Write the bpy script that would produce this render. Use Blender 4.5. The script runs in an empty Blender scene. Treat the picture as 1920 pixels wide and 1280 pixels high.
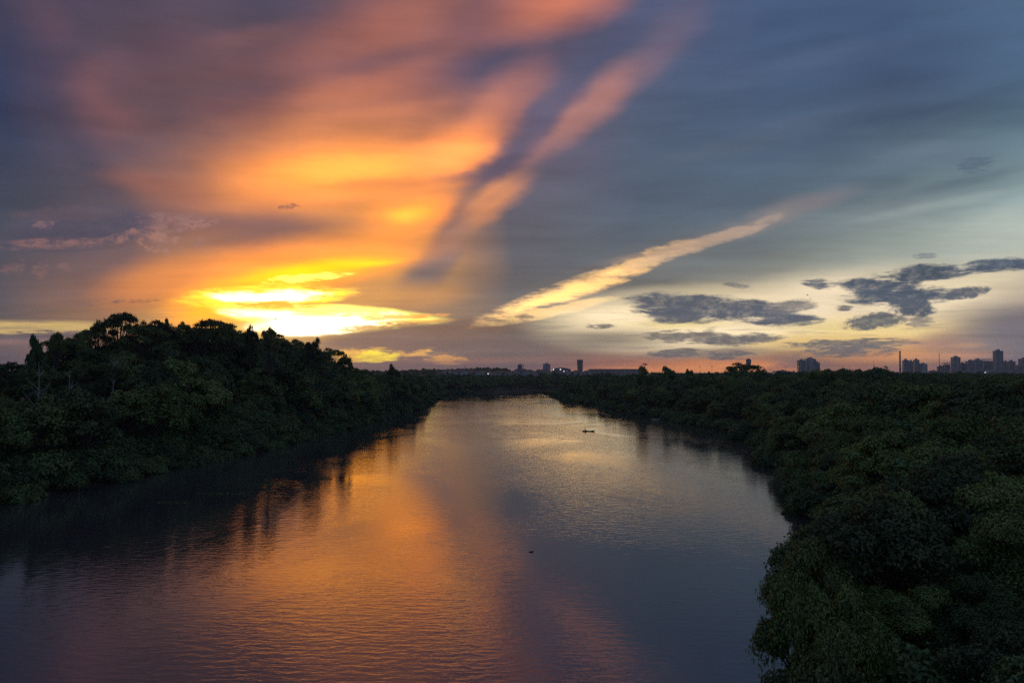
import bpy, bmesh, math, random
import numpy as np
from mathutils import Vector, Matrix

# ------------------------------------------------------------------ camera
sc = bpy.context.scene
C = sc.collection
FPX = 1493.0                      # focal length in photo pixels (1920 wide)
HOR = 697.0                       # pixel row of the horizon
PITCH = math.atan((HOR - 640.0) / FPX)
CAM_H = 22.0
cam_d = bpy.data.cameras.new('camera')
cam_d.sensor_width = 36.0
cam_d.lens = 36.0 * FPX / 1920.0
cam_d.clip_start = 0.5
cam_d.clip_end = 30000.0
cam = bpy.data.objects.new('camera', cam_d)
C.objects.link(cam)
cam.location = (0, 0, CAM_H)
cam.rotation_euler = (math.pi / 2 + PITCH, 0, 0)
sc.camera = cam

sc.view_settings.view_transform = 'Standard'
sc.view_settings.look = 'None'
sc.view_settings.gamma = 1.0
sc.view_settings.exposure = 0.0
sc.view_settings.use_curve_mapping = False
sc.cycles.use_denoising = False
sc.cycles.max_bounces = 6
sc.cycles.diffuse_bounces = 2
sc.cycles.glossy_bounces = 3
sc.cycles.transmission_bounces = 3
sc.cycles.volume_bounces = 0
sc.cycles.transparent_max_bounces = 4
sc.cycles.caustics_reflective = False
sc.cycles.caustics_refractive = False

def pix_dir(x, y):
    a, b = (x - 960.0) / FPX, (640.0 - y) / FPX
    c, s = math.cos(PITCH), math.sin(PITCH)
    d = (a, c - b * s, s + b * c)
    n = math.sqrt(d[0] ** 2 + d[1] ** 2 + d[2] ** 2)
    return (d[0] / n, d[1] / n, d[2] / n)

def UV(x, y):                      # photo pixel -> azimuth, elevation (in units of about one pixel)
    d = pix_dir(x, y)
    return math.atan2(d[0], d[1]) * FPX, math.asin(d[2]) * FPX

def lin(c, k=1.0):
    if len(c) == 4:                # already linear light
        return (c[0] * k, c[1] * k, c[2] * k, 1.0)
    o = []
    for v in c[:3]:
        v /= 255.0
        o.append((v / 12.92 if v <= 0.04045 else ((v + 0.055) / 1.055) ** 2.4) * k)
    return (o[0], o[1], o[2], 1.0)

# ------------------------------------------------------------------ world: dusk sky with cloud
SUN_AZ, SUN_EL = UV(540, 606)[0] / FPX, math.radians(3.0)
world = bpy.data.worlds.new('World')
sc.world = world
world.use_nodes = True
nt = world.node_tree
nt.nodes.clear()
N, L = nt.nodes, nt.links

def put(sock, v):
    if isinstance(v, bpy.types.NodeSocket):
        L.new(v, sock)
    else:
        sock.default_value = v

def M(op, a, b=0.0, c=0.0, clamp=False):
    n = N.new('ShaderNodeMath'); n.operation = op; n.use_clamp = clamp
    put(n.inputs[0], a); put(n.inputs[1], b); put(n.inputs[2], c)
    return n.outputs[0]

def mixc(f, a, b, mode='MIX'):
    n = N.new('ShaderNodeMix'); n.data_type = 'RGBA'; n.blend_type = mode
    n.clamp_factor = True
    put(n.inputs[0], f); put(n.inputs[6], a); put(n.inputs[7], b)
    return n.outputs[2]

def mrange(v, a, b, c=0.0, d=1.0, kind='LINEAR'):
    n = N.new('ShaderNodeMapRange'); n.interpolation_type = kind
    put(n.inputs[0], v)
    for i, q in enumerate((a, b, c, d)):
        put(n.inputs[i + 1], q)
    return n.outputs[0]

tc = N.new('ShaderNodeTexCoord')
sep = N.new('ShaderNodeSeparateXYZ'); L.new(tc.outputs['Generated'], sep.inputs[0])
az = M('MULTIPLY', M('ARCTAN2', sep.outputs[0], sep.outputs[1]), FPX)
el = M('MULTIPLY', M('ARCSINE', M('MINIMUM', M('MAXIMUM', sep.outputs[2], -1.0), 1.0)), FPX)
el = M('ABSOLUTE', el)
# cloud-plane coordinates (perspective of a flat cloud deck): noise lies down towards the horizon
zz = M('ADD', M('ABSOLUTE', sep.outputs[2]), 0.09)
cp = N.new('ShaderNodeCombineXYZ')
L.new(M('DIVIDE', sep.outputs[0], zz), cp.inputs[0])
L.new(M('DIVIDE', sep.outputs[1], zz), cp.inputs[1])

def noise(vec, scale, detail=3.0, rough=0.55, dist=0.0, col=False, mapping=None):
    if mapping:
        mp = N.new('ShaderNodeMapping')
        L.new(vec, mp.inputs[0])
        mp.inputs['Location'].default_value = mapping[0]
        mp.inputs['Rotation'].default_value = mapping[1]
        mp.inputs['Scale'].default_value = mapping[2]
        vec = mp.outputs[0]
    n = N.new('ShaderNodeTexNoise')
    L.new(vec, n.inputs['Vector'])
    n.inputs['Scale'].default_value = scale
    n.inputs['Detail'].default_value = detail
    n.inputs['Roughness'].default_value = rough
    n.inputs['Distortion'].default_value = dist
    return n.outputs[1] if col else n.outputs[0]

uvn = N.new('ShaderNodeCombineXYZ'); L.new(az, uvn.inputs[0]); L.new(el, uvn.inputs[1])
UVV = uvn.outputs[0]
wn = N.new('ShaderNodeSeparateColor')
L.new(noise(UVV, 1.0, 5.0, 0.55, col=True, mapping=((3, 7, 1), (0, 0, 0), (1 / 210, 1 / 110, 1))), wn.inputs[0])
wamp = mrange(el, 20, 330, 0.25, 1.0)
wu = M('ADD', az, M('MULTIPLY', M('MULTIPLY', M('SUBTRACT', wn.outputs[0], 0.5), 90.0), wamp))
wv = M('ADD', el, M('MULTIPLY', M('MULTIPLY', M('SUBTRACT', wn.outputs[1], 0.5), 44.0), wamp))
wc = N.new('ShaderNodeCombineXYZ'); L.new(wu, wc.inputs[0]); L.new(wv, wc.inputs[1])
WUV = wc.outputs[0]

EMAX = math.pi / 2 * FPX
ROWS = (0, 100, 200, 300, 400, 500, 560, 600, 630, 660, 690)
COLS = [
 (-4680, [(92,112,146),(92,112,146),(94,113,146),(98,115,146),(102,118,146),(110,122,146),(116,124,144),(120,124,142),(122,124,142),(122,123,142),(122,122,142)]),
 (-700,  [(50,54,78),(48,54,78),(46,54,78),(50,58,80),(56,62,82),(64,68,86),(70,72,88),(80,78,88),(84,78,88),(84,78,88),(84,78,90)]),
 (0,    [(66,60,82),(50,55,82),(43,53,84),(50,60,84),(60,69,88),(74,76,90),(78,77,90),(88,85,92),(96,86,92),(92,82,90),(90,80,90)]),
 (240,  [(80,66,84),(86,70,84),(108,78,86),(84,75,90),(84,77,92),(115,90,94),(160,110,88),(175,130,92),(150,110,90),(140,105,90),(130,100,95)]),
 (480,  [(82,70,88),(112,80,86),(116,78,84),(140,94,88),(140,96,88),(215,138,75),(255,180,50),(255,205,70),(230,180,100),(200,150,90),(180,130,90)]),
 (720,  [(155,96,88),(160,98,86),(158,98,90),(225,145,88),(238,155,78),(225,155,75),(175,130,95),(185,145,105),(124,104,98),(140,110,95),(138,104,98)]),
 (960,  [(130,88,96),(88,80,102),(115,90,105),(105,92,108),(95,94,106),(93,94,103),(103,102,105),(118,110,106),(108,100,98),(110,101,97),(122,98,98)]),
 (1200, [(82,86,115),(80,88,116),(80,93,118),(80,94,116),(84,98,115),(98,107,115),(125,122,116),(165,155,125),(125,116,104),(108,101,95),(215,125,78)]),
 (1440, [(64,82,115),(67,87,118),(71,91,118),(75,93,115),(92,106,120),(116,124,122),(180,166,140),(190,175,132),(170,150,112),(160,130,98),(225,135,80)]),
 (1680, [(66,86,118),(64,84,116),(72,90,115),(84,102,118),(110,126,132),(172,178,165),(215,195,158),(218,193,138),(215,176,118),(200,150,100),(195,130,98)]),
 (1920, [(78,102,132),(72,95,125),(82,106,128),(110,135,145),(150,170,170),(205,200,178),(205,186,158),(145,132,124),(122,116,120),(122,114,120),(124,112,122)]),
 (2300, [(80,98,124),(76,94,120),(80,98,122),(92,110,128),(112,126,136),(132,138,140),(135,134,135),(118,114,120),(106,102,112),(102,98,112),(100,96,112)]),
 (4681, [(92,112,146),(92,112,146),(94,113,146),(98,115,146),(102,118,146),(110,122,146),(116,124,144),(120,124,142),(122,124,142),(122,123,142),(122,122,142)]),
]
ramp_in = M('DIVIDE', wv, EMAX)

def col_u(x):
    return UV(x, 500)[0] if 0 <= x <= 1920 else (x if abs(x) > 3000 else (-1500 if x < 0 else 1500))

def base_chain(u0, u1):
    """smooth dusk colour over azimuth columns lo..hi that touch u0..u1"""
    us = [col_u(x) for x, _ in COLS]
    lo = max([i for i, u in enumerate(us) if u <= u0] + [0])
    hi = min([i for i, u in enumerate(us) if u >= u1] + [len(us) - 1])
    out = prev = None
    for i in range(lo, hi + 1):
        x, cols = COLS[i]
        r = N.new('ShaderNodeValToRGB')
        r.color_ramp.interpolation = 'B_SPLINE'
        xs = min(max(x, 0), 1920)
        pts = [(0.0, cols[-1])]
        for y, c in sorted(zip(ROWS, cols), key=lambda t: -t[0]):
            pts.append((max(UV(xs, y)[1], 4.0) / EMAX, c))
        top = tuple(int(a * 0.35 + b * 0.65) for a, b in zip(cols[0], (88, 106, 138)))
        pts += [(0.42, top), (0.65, (90, 110, 144)), (1.0, (90, 110, 146))]
        e = r.color_ramp.elements
        while len(e) > 1:
            e.remove(e[-1])
        e[0].position = pts[0][0]; e[0].color = lin(pts[0][1])
        for p, c in pts[1:]:
            q = e.new(p); q.color = lin(c)
        L.new(ramp_in, r.inputs[0])
        out = r.outputs[0] if out is None else mixc(mrange(wu, prev, us[i]), out, r.outputs[0])
        prev = us[i]
    return out

def noise2(vec, sx, sy, detail, rough, loc=(0, 0, 0), rot=0.0):
    mp = N.new('ShaderNodeMapping')
    L.new(vec, mp.inputs[0])
    mp.inputs['Location'].default_value = loc
    mp.inputs['Rotation'].default_value = (0, 0, rot)
    mp.inputs['Scale'].default_value = (sx, sy, 1)
    n = N.new('ShaderNodeTexNoise'); n.noise_dimensions = '2D'
    L.new(mp.outputs[0], n.inputs['Vector'])
    n.inputs['Scale'].default_value = 1.0
    n.inputs['Detail'].default_value = detail
    n.inputs['Roughness'].default_value = rough
    return M('SUBTRACT', n.outputs[0], 0.5)

OPS = []
def soft(x1, y1, x2, y2, hw, c, op=1.0, k=1.0, edge=0.95):
    ax, ay = (x2 - x1) * .06, (y2 - y1) * .06
    OPS.append(('soft', (x1 - ax, y1 - ay, x2 + ax, y2 + ay, hw * 1.15), lin(c, k), op, edge))
def cloud(x1, y1, x2, y2, hw, c, op=1.0, k=1.0, t=0.26, w=0.5, amp=1.7, n='rag'):
    if hw <= 12 and n == 'rag':
        n, w, amp, t = 'fine', max(w, .7), max(amp, 2.4), t + .08
        hw *= 1.3
    OPS.append((n, (x1, y1, x2, y2, hw), lin(c, k), op, (t, w, amp)))
# --- the fan of lit cloud (upper left)
soft(40, -40, 140, 100, 60, (115, 80, 90), .3)
soft(120, 110, 300, 260, 90, (132, 86, 90), .6)
soft(160, 250, 420, 420, 90, (120, 86, 92), .3)
soft(60, 150, 260, 400, 30, (50, 60, 86), .3)
soft(180, 130, 300, 200, 50, (84, 70, 86), .5)
soft(330, 30, 720, -30, 75, (70, 68, 88), .8)
soft(480, 150, 1000, 60, 80, (150, 98, 92), .45)
soft(440, 205, 860, 130, 42, (176, 110, 94), .6)
soft(540, 190, 760, 160, 28, (200, 122, 94), .6)
soft(700, 70, 900, -60, 60, (165, 104, 92), .7)
soft(480, 260, 1000, 180, 55, (128, 90, 92), .7)
soft(220, 300, 440, 280, 50, (96, 80, 90), .7)
soft(230, 200, 380, 200, 45, (92, 78, 90), .5)
soft(540, 140, 900, 66, 24, (112, 82, 92), .65)
soft(260, 175, 600, 150, 22, (96, 76, 90), .5)
soft(500, 235, 880, 180, 18, (196, 120, 94), .5)
soft(330, 90, 620, 40, 22, (128, 88, 90), .45)
soft(300, 262, 560, 240, 20, (88, 76, 90), .5)
# dark mauve gap crossing
soft(760, 150, 1150, 70, 48, (80, 76, 100), .95)
soft(1020, 250, 1190, 20, 60, (78, 84, 112), .85)
soft(880, 40, 1230, -70, 75, (210, 124, 98), .95)
# salmon plume right of the dark ray
soft(800, 330, 1040, 90, 62, (182, 117, 104), .85)
soft(850, 250, 960, 170, 34, (200, 128, 106), .7)
soft(920, 316, 1270, 76, 46, (170, 118, 112), .9, 1, .85)
soft(1160, 190, 1330, -40, 55, (112, 98, 118), .6)
# orange heart
soft(220, 345, 1010, 250, 118, (.92, .30, .09, 1), .85)
soft(330, 345, 930, 290, 62, (1.5, .46, .08, 1), .95)
soft(470, 325, 820, 305, 34, (1.75, .58, .09, 1), .9)
soft(740, 330, 960, 235, 60, (1.5, .44, .11, 1), .95)
soft(800, 300, 920, 260, 30, (255, 186, 98), .8)
soft(170, 330, 420, 372, 26, (160, 100, 86), .6)
soft(640, 430, 900, 370, 60, (2.0, .50, .055, 1), .85)
soft(700, 412, 830, 395, 26, (2.2, .68, .07, 1), .9)
soft(560, 350, 900, 335, 14, (225, 135, 80), .6)
# the dark curved ray
soft(790, 335, 960, 325, 15, (150, 105, 98), .75)
soft(850, 370, 1010, 235, 36, (94, 84, 104), .95, 1, .85)
soft(890, 340, 1140, 80, 34, (86, 84, 108), .85, 1, .95)
soft(980, 285, 1050, 150, 36, (100, 92, 115), .8)
soft(760, 580, 910, 330, 38, (108, 93, 103), .8, 1, .9)
soft(700, 600, 860, 420, 22, (140, 108, 100), .5)
soft(845, 434, 1005, 316, 36, (230, 148, 98), .9, 1, .85)
soft(780, 530, 880, 420, 22, (190, 134, 106), .6)
soft(780, 520, 900, 400, 30, (176, 128, 108), .8)
soft(720, 590, 870, 430, 40, (112, 103, 106), .8)
OPS.append(('fan', (720, 560, 1280, 20, 120), lin((84, 86, 108)), .3, .9))
# the mauve band and the yellow band below it
soft(170, 400, 760, 425, 32, (112, 84, 90), .75)
soft(330, 470, 620, 430, 36, (120, 88, 90), .8)
soft(180, 560, 860, 440, 62, (1.5, .42, .06, 1), .85)
soft(150, 560, 440, 500, 50, (232, 140, 76), .75)
soft(280, 575, 830, 460, 44, (2.1, .64, .012, 1), .95)
soft(330, 545, 800, 470, 24, (2.9, .90, 0, 1), .95)
soft(620, 500, 780, 482, 12, (2.4, 1.0, 0, 1), .7)
soft(250, 610, 520, 545, 55, (2.2, .66, .01, 1), .9)
cloud(480, 531, 680, 511, 8, (2.8, 1.6, .2, 1), .9, 1, .3, .6, 1.0)
soft(590, 570, 900, 545, 36, (214, 150, 88), .75)
soft(620, 562, 760, 558, 20, (220, 158, 92), .7)
cloud(300, 566, 700, 546, 26, (2.6, 1.3, .06, 1), .95, 1, .3, .9, 1.3)
cloud(360, 558, 645, 552, 15, (3.6, 2.9, 1.4, 1), 1.0, 1, .36, .8, 1.5)
cloud(400, 574, 650, 574, 9, (2.0, .75, .04, 1), .9, 1, .3, .6, 1.2)
soft(400, 582, 830, 606, 24, (255, 240, 110), .95, 1.9, .3)
cloud(380, 582, 640, 602, 14, (3.6, 2.6, 1.1, 1), 1.0, 1, .36, .8, 1.6)
cloud(540, 606, 800, 594, 18, (3.6, 2.7, 1.1, 1), 1.0, 1, .36, .8, 2.2)
cloud(430, 610, 740, 606, 24, (4.0, 3.2, 1.9, 1), 1.0, 1, .36, .7, 1.1)
soft(500, 618, 660, 602, 20, (5.5, 4.6, 3.2, 1), 1.0, 1, .6)

cloud(410, 573, 640, 570, 8, (1.7, .56, .05, 1), .9, 1, .26, .6, 1.4)
cloud(660, 597, 850, 592, 5, (1.3, .50, .09, 1), .85, 1, .2, .6, 1.6)
cloud(700, 606, 860, 603, 5, (1.0, .42, .10, 1), .8, 1, .2, .6, 1.6)
cloud(520, 592, 680, 589, 4, (1.8, .9, .12, 1), .7, 1, .2, .6, 1.6)
cloud(600, 618, 840, 610, 7, (.62, .30, .12, 1), .8, 1, .2, .6, 1.2)
# grey bank below the glare with glowing gaps
soft(560, 652, 1010, 606, 24, (132, 106, 94), 1.0, 1, .5)
soft(600, 640, 1150, 650, 24, (120, 102, 98), .8)
cloud(590, 668, 770, 664, 18, (255, 186, 80), .9, 1.0, .4, .6, 2.2)
cloud(640, 668, 760, 668, 12, (255, 222, 60), .9, 1.2, .45, .5, 2.5)
cloud(745, 672, 820, 655, 8, (250, 180, 90), .9, 1, .4, .5, 2.0)
cloud(780, 672, 885, 676, 10, (250, 175, 90), .9, 1, .4, .5, 2.0)
soft(730, 680, 1050, 676, 10, (165, 115, 95), .6)
soft(560, 700, 1100, 690, 14, (140, 104, 98), .7)
soft(760, 602, 810, 590, 6, (250, 180, 90), .8)
# --- pale streak, right of centre
soft(860, 615, 1460, 395, 40, (150, 130, 115), .3)
cloud(850, 622, 1370, 430, 24, (1.2, .66, .26, 1), .8, 1.0, .40, 1.1, 1.8)
cloud(890, 610, 1230, 488, 18, (1.9, 1.0, .30, 1), .9, 1.05, .42, 1.0, 1.9)
cloud(1140, 516, 1480, 396, 17, (.56, .38, .26, 1), .6, 1.0, .30, .8, 1.3)
soft(1260, 470, 1620, 345, 26, (165, 145, 135), .4)
cloud(890, 616, 1190, 552, 14, (1.15, .68, .26, 1), .9, 1, .34, .6, 1.2)
soft(1100, 500, 1340, 455, 8, (170, 140, 120), .5)
soft(1380, 410, 1640, 340, 24, (128, 122, 128), .5)
cloud(1060, 506, 1140, 502, 5, (110, 100, 100), .8)
soft(1440, 350, 2000, 240, 30, (100, 118, 134), .55)
soft(1380, 450, 1940, 320, 26, (124, 134, 140), .5)
soft(1560, 420, 2000, 340, 13, (158, 170, 168), .55)
soft(1240, 170, 1820, 50, 28, (84, 102, 130), .45)
soft(1150, 330, 1640, 200, 24, (92, 102, 120), .4)
soft(1480, 260, 1960, 150, 18, (66, 84, 110), .45)
soft(1640, 380, 1980, 300, 12, (92, 110, 124), .5)
# --- cream glow over the right horizon
soft(980, 610, 1640, 588, 66, (1.12, .90, .56, 1), 1.0, 1, .6)
soft(1100, 560, 1500, 540, 26, (190, 176, 145), .6)
soft(1150, 610, 1420, 600, 14, (250, 225, 150), .8)
soft(1330, 585, 1980, 530, 66, (.98, .80, .54, 1), .95, 1, .7)
soft(1400, 612, 1860, 616, 30, (246, 218, 146), .9)
soft(1300, 640, 1760, 638, 18, (246, 208, 130), .85)
soft(1500, 480, 2000, 430, 60, (168, 184, 178), .3)
soft(1700, 470, 2100, 400, 50, (190, 200, 190), .5)
soft(1680, 560, 1960, 500, 20, (238, 222, 185), .7)
# lower grey veils and orange strip
soft(960, 640, 1330, 632, 26, (112, 105, 98), .8)
soft(1180, 670, 1480, 650, 12, (120, 106, 98), .7)
soft(1040, 698, 1600, 684, 20, (1.25, .40, .08, 1), .95)
soft(1220, 690, 1520, 684, 10, (1.5, .50, .09, 1), .8)
soft(1060, 700, 1290, 694, 8, (1.4, .46, .09, 1), .8)
soft(1560, 672, 1800, 668, 18, (236, 160, 100), .7)
soft(1500, 694, 1960, 694, 12, (190, 125, 105), .6)
soft(1420, 668, 1600, 690, 14, (128, 110, 108), .75)
soft(1400, 700, 1490, 696, 8, (160, 112, 110), .7)
# grey mass at the right edge
soft(1740, 640, 2080, 580, 62, (116, 111, 118), .95)
soft(1690, 670, 1900, 666, 12, (206, 146, 110), .7)
soft(1740, 650, 1860, 646, 7, (196, 150, 112), .6)
soft(1700, 640, 1840, 636, 20, (150, 118, 112), .6)
soft(1640, 636, 1790, 650, 10, (186, 132, 112), .6)
soft(1760, 692, 2000, 686, 14, (126, 110, 118), .8)
# --- slate clouds with torn edges
DK = (88, 95, 107)
cloud(1140, 556, 1560, 598, 27, DK, 1)
cloud(1170, 580, 1330, 584, 11, DK, 1)
cloud(1190, 590, 1360, 598, 16, DK, .95)
cloud(1400, 600, 1560, 596, 15, DK, .95)
cloud(1430, 580, 1540, 570, 16, (110, 108, 112), .8)
cloud(1490, 530, 1570, 532, 9, DK, .95)
cloud(1545, 530, 1760, 540, 19, (76, 88, 104), 1, w=.6, amp=2.2)
cloud(1545, 556, 1830, 552, 19, (76, 88, 104), 1, w=.6, amp=2.2)
cloud(1650, 566, 1770, 582, 18, (84, 93, 106), 1, n='puff')
cloud(1760, 556, 1870, 544, 12, (84, 93, 106), .9, n='puff')
cloud(1600, 520, 1860, 502, 17, (76, 88, 104), 1, w=.6, amp=2.2)
cloud(1760, 506, 2040, 488, 14, (78, 90, 108), 1)
cloud(1570, 610, 1720, 590, 18, (100, 104, 108), .95, n='puff')
cloud(1690, 598, 1760, 602, 10, (128, 122, 118), .8)
cloud(1100, 612, 1160, 612, 6, (110, 106, 104), .9)
cloud(1185, 628, 1400, 634, 12, (108, 104, 100), .85)
cloud(1290, 640, 1490, 628, 14, (104, 103, 104), .95)
cloud(1440, 646, 1760, 640, 8, (112, 106, 104), .95)
cloud(1480, 660, 1700, 655, 10, (112, 106, 106), .95)
cloud(1200, 664, 1340, 660, 8, (104, 99, 98), .9)
cloud(1300, 666, 1430, 662, 8, (104, 99, 98), .95)
cloud(1590, 666, 1690, 664, 4, (150, 115, 100), .9)
cloud(1410, 690, 1520, 682, 5, (160, 110, 98), .8)
cloud(1290, 640, 1350, 612, 6, (120, 112, 108), .5)
cloud(1350, 534, 1410, 534, 6, (112, 112, 112), .8)
cloud(1700, 480, 1760, 480, 5, (125, 135, 138), .8)
cloud(1560, 575, 1605, 575, 6, (105, 105, 108), .9)
cloud(960, 598, 1010, 598, 6, (110, 102, 100), .8)
cloud(1090, 612, 1125, 612, 4, (100, 98, 100), .8)
cloud(1780, 320, 1880, 305, 12, (84, 102, 120), .6)
# --- ragged cloud on the left with lit underside
cloud(-60, 452, 330, 418, 40, (68, 67, 88), .9, t=.26, w=.8, amp=.9)
cloud(-20, 400, 250, 408, 14, (104, 86, 96), .4, n='puff', w=.8)
cloud(-60, 460, 260, 456, 13, (142, 104, 104), .8, t=.34, w=.8)
cloud(160, 462, 400, 412, 13, (150, 108, 104), .8, t=.34, w=.8, n='puff')
cloud(240, 420, 430, 410, 24, (142, 105, 106), .8, t=.36, w=.7, amp=2.2, n='puff')
cloud(340, 424, 412, 412, 12, (156, 112, 104), .8, t=.36, w=.7, amp=2.4, n='puff')
cloud(255, 462, 352, 456, 24, (158, 114, 104), .8, t=.4, w=.6, amp=3.0, n='puff')
cloud(352, 456, 396, 456, 13, (150, 108, 102), .8, t=.42, w=.6, amp=3.0, n='puff')
cloud(50, 424, 100, 420, 9, (132, 100, 104), .6, w=.7, t=.4, amp=2.6, n='puff')
cloud(-10, 504, 60, 496, 15, (118, 92, 98), .7, t=.4, w=.7, amp=2.8, n='puff')
cloud(60, 510, 105, 504, 16, (128, 97, 98), .7, t=.4, w=.7, amp=2.8, n='puff')
cloud(100, 502, 150, 500, 10, (124, 95, 98), .7, t=.4, w=.7, amp=2.8, n='puff')
cloud(80, 548, 170, 550, 6, (120, 94, 96), .7)
cloud(60, 566, 220, 562, 9, (130, 100, 98), .6, w=.3)
cloud(220, 566, 310, 564, 4, (130, 84, 80), .85)
cloud(190, 566, 245, 563, 3, (120, 90, 88), .8)
cloud(518, 388, 570, 382, 6, (150, 96, 84), .8, n='puff')
soft(-200, 614, 260, 612, 13, (205, 175, 112), .95, 1, .6)
soft(-100, 606, 160, 608, 4, (230, 195, 120), .4)
cloud(-60, 632, 190, 628, 9, (84, 78, 88), .95)
soft(-200, 642, 140, 638, 7, (160, 120, 112), .5)

# texture over the whole deck: soft fibres in the deck's own perspective + slow variation
f1 = noise2(cp.outputs[0], 0.55, 2.0, 4.0, 0.6, rot=0.55)
f2 = noise2(UVV, 1 / 300, 1 / 50, 4.0, 0.55, (2, 5, 0), 0.16)
su, sv = UV(560, 640)
du = M('SUBTRACT', M('ADD', M('MULTIPLY', az, .8), M('MULTIPLY', wu, .2)), su)
dv = M('SUBTRACT', M('ADD', M('MULTIPLY', el, .8), M('MULTIPLY', wv, .2)), sv)
ang_ = M('ARCTAN2', dv, du)
rad_ = M('SQRT', M('ADD', M('MULTIPLY', du, du), M('MULTIPLY', dv, dv)))
pc = N.new('ShaderNodeCombineXYZ'); L.new(ang_, pc.inputs[0]); L.new(rad_, pc.inputs[1])
f3 = noise2(pc.outputs[0], 5.0, 1 / 420, 4.0, 0.5, (4, 2, 0))     # fibres fanning out from the set sun
f3 = M('MULTIPLY', M('MULTIPLY', f3, mrange(rad_, 200, 560)), .22)
tex = M('ADD', M('ADD', M('MULTIPLY', f1, .42), M('MULTIPLY', f2, .46)), f3)
tex1 = M('MULTIPLY', M('ADD', tex, 1.0), mrange(el, 0, 100, 1.2, 1.0))
fan = mrange(noise2(pc.outputs[0], 6.5, 1 / 700, 3.0, 0.45, (9, 4, 0)), -.05, .20, 0, 1, 'SMOOTHSTEP')
rag = noise2(WUV, 1 / 64, 1 / 13, 6.0, 0.68, (11, 3, 0), .05)
puff = noise2(WUV, 1 / 22, 1 / 13, 6.0, 0.7, (1, 9, 0))
fine = noise2(WUV, 1 / 34, 1 / 5.5, 5.0, 0.62, (7, 2, 0))
NS = {'rag': rag, 'puff': puff, 'fine': fine}

def shape(a, vec):
    (x1, y1, x2, y2, hw) = a
    p, q = UV(x1, y1), UV(x2, y2)
    dx, dy = q[0] - p[0], q[1] - p[1]
    hl = max(math.hypot(dx, dy) / 2, 1)
    return (p[0] + q[0]) / 2, (p[1] + q[1]) / 2, math.atan2(dy, dx), hl, hw

SHARED = [('wuv', WUV, 'NodeSocketVector'), ('uvv', UVV, 'NodeSocketVector'), ('ramp', ramp_in, 'NodeSocketFloat'),
          ('wu', wu, 'NodeSocketFloat'), ('el', el, 'NodeSocketFloat'), ('tex1', tex1, 'NodeSocketFloat'),
          ('rag', rag, 'NodeSocketFloat'), ('puff', puff, 'NodeSocketFloat'), ('fine', fine, 'NodeSocketFloat'), ('fan', fan, 'NodeSocketFloat')]

def tile_shader(u0, u1, v0, v1):
    """the cloud deck inside one patch of sky (only the clouds that reach it), as a node group"""
    global N, L, WUV, UVV, ramp_in, wu, el, tex1, NS
    g = bpy.data.node_groups.new('cloud_deck', 'ShaderNodeTree')
    for nm, _, ty in SHARED:
        g.interface.new_socket(nm, in_out='INPUT', socket_type=ty)
    g.interface.new_socket('sky', in_out='OUTPUT', socket_type='NodeSocketShader')
    keep = (N, L, WUV, UVV, ramp_in, wu, el, tex1, NS)
    N, L = g.nodes, g.links
    gi = N.new('NodeGroupInput'); go = N.new('NodeGroupOutput')
    WUV, UVV, ramp_in, wu, el, tex1, r_, p_, f_, fan_ = [gi.outputs[i] for i in range(10)]
    NS = {'rag': r_, 'puff': p_, 'fine': f_, 'fan': fan_}
    L.new(tile_nodes(u0, u1, v0, v1), go.inputs[0])
    N, L, WUV, UVV, ramp_in, wu, el, tex1, NS = keep
    q = N.new('ShaderNodeGroup'); q.node_tree = g
    for i, (_, sk, _t) in enumerate(SHARED):
        L.new(sk, q.inputs[i])
    return q.outputs[0]

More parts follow.
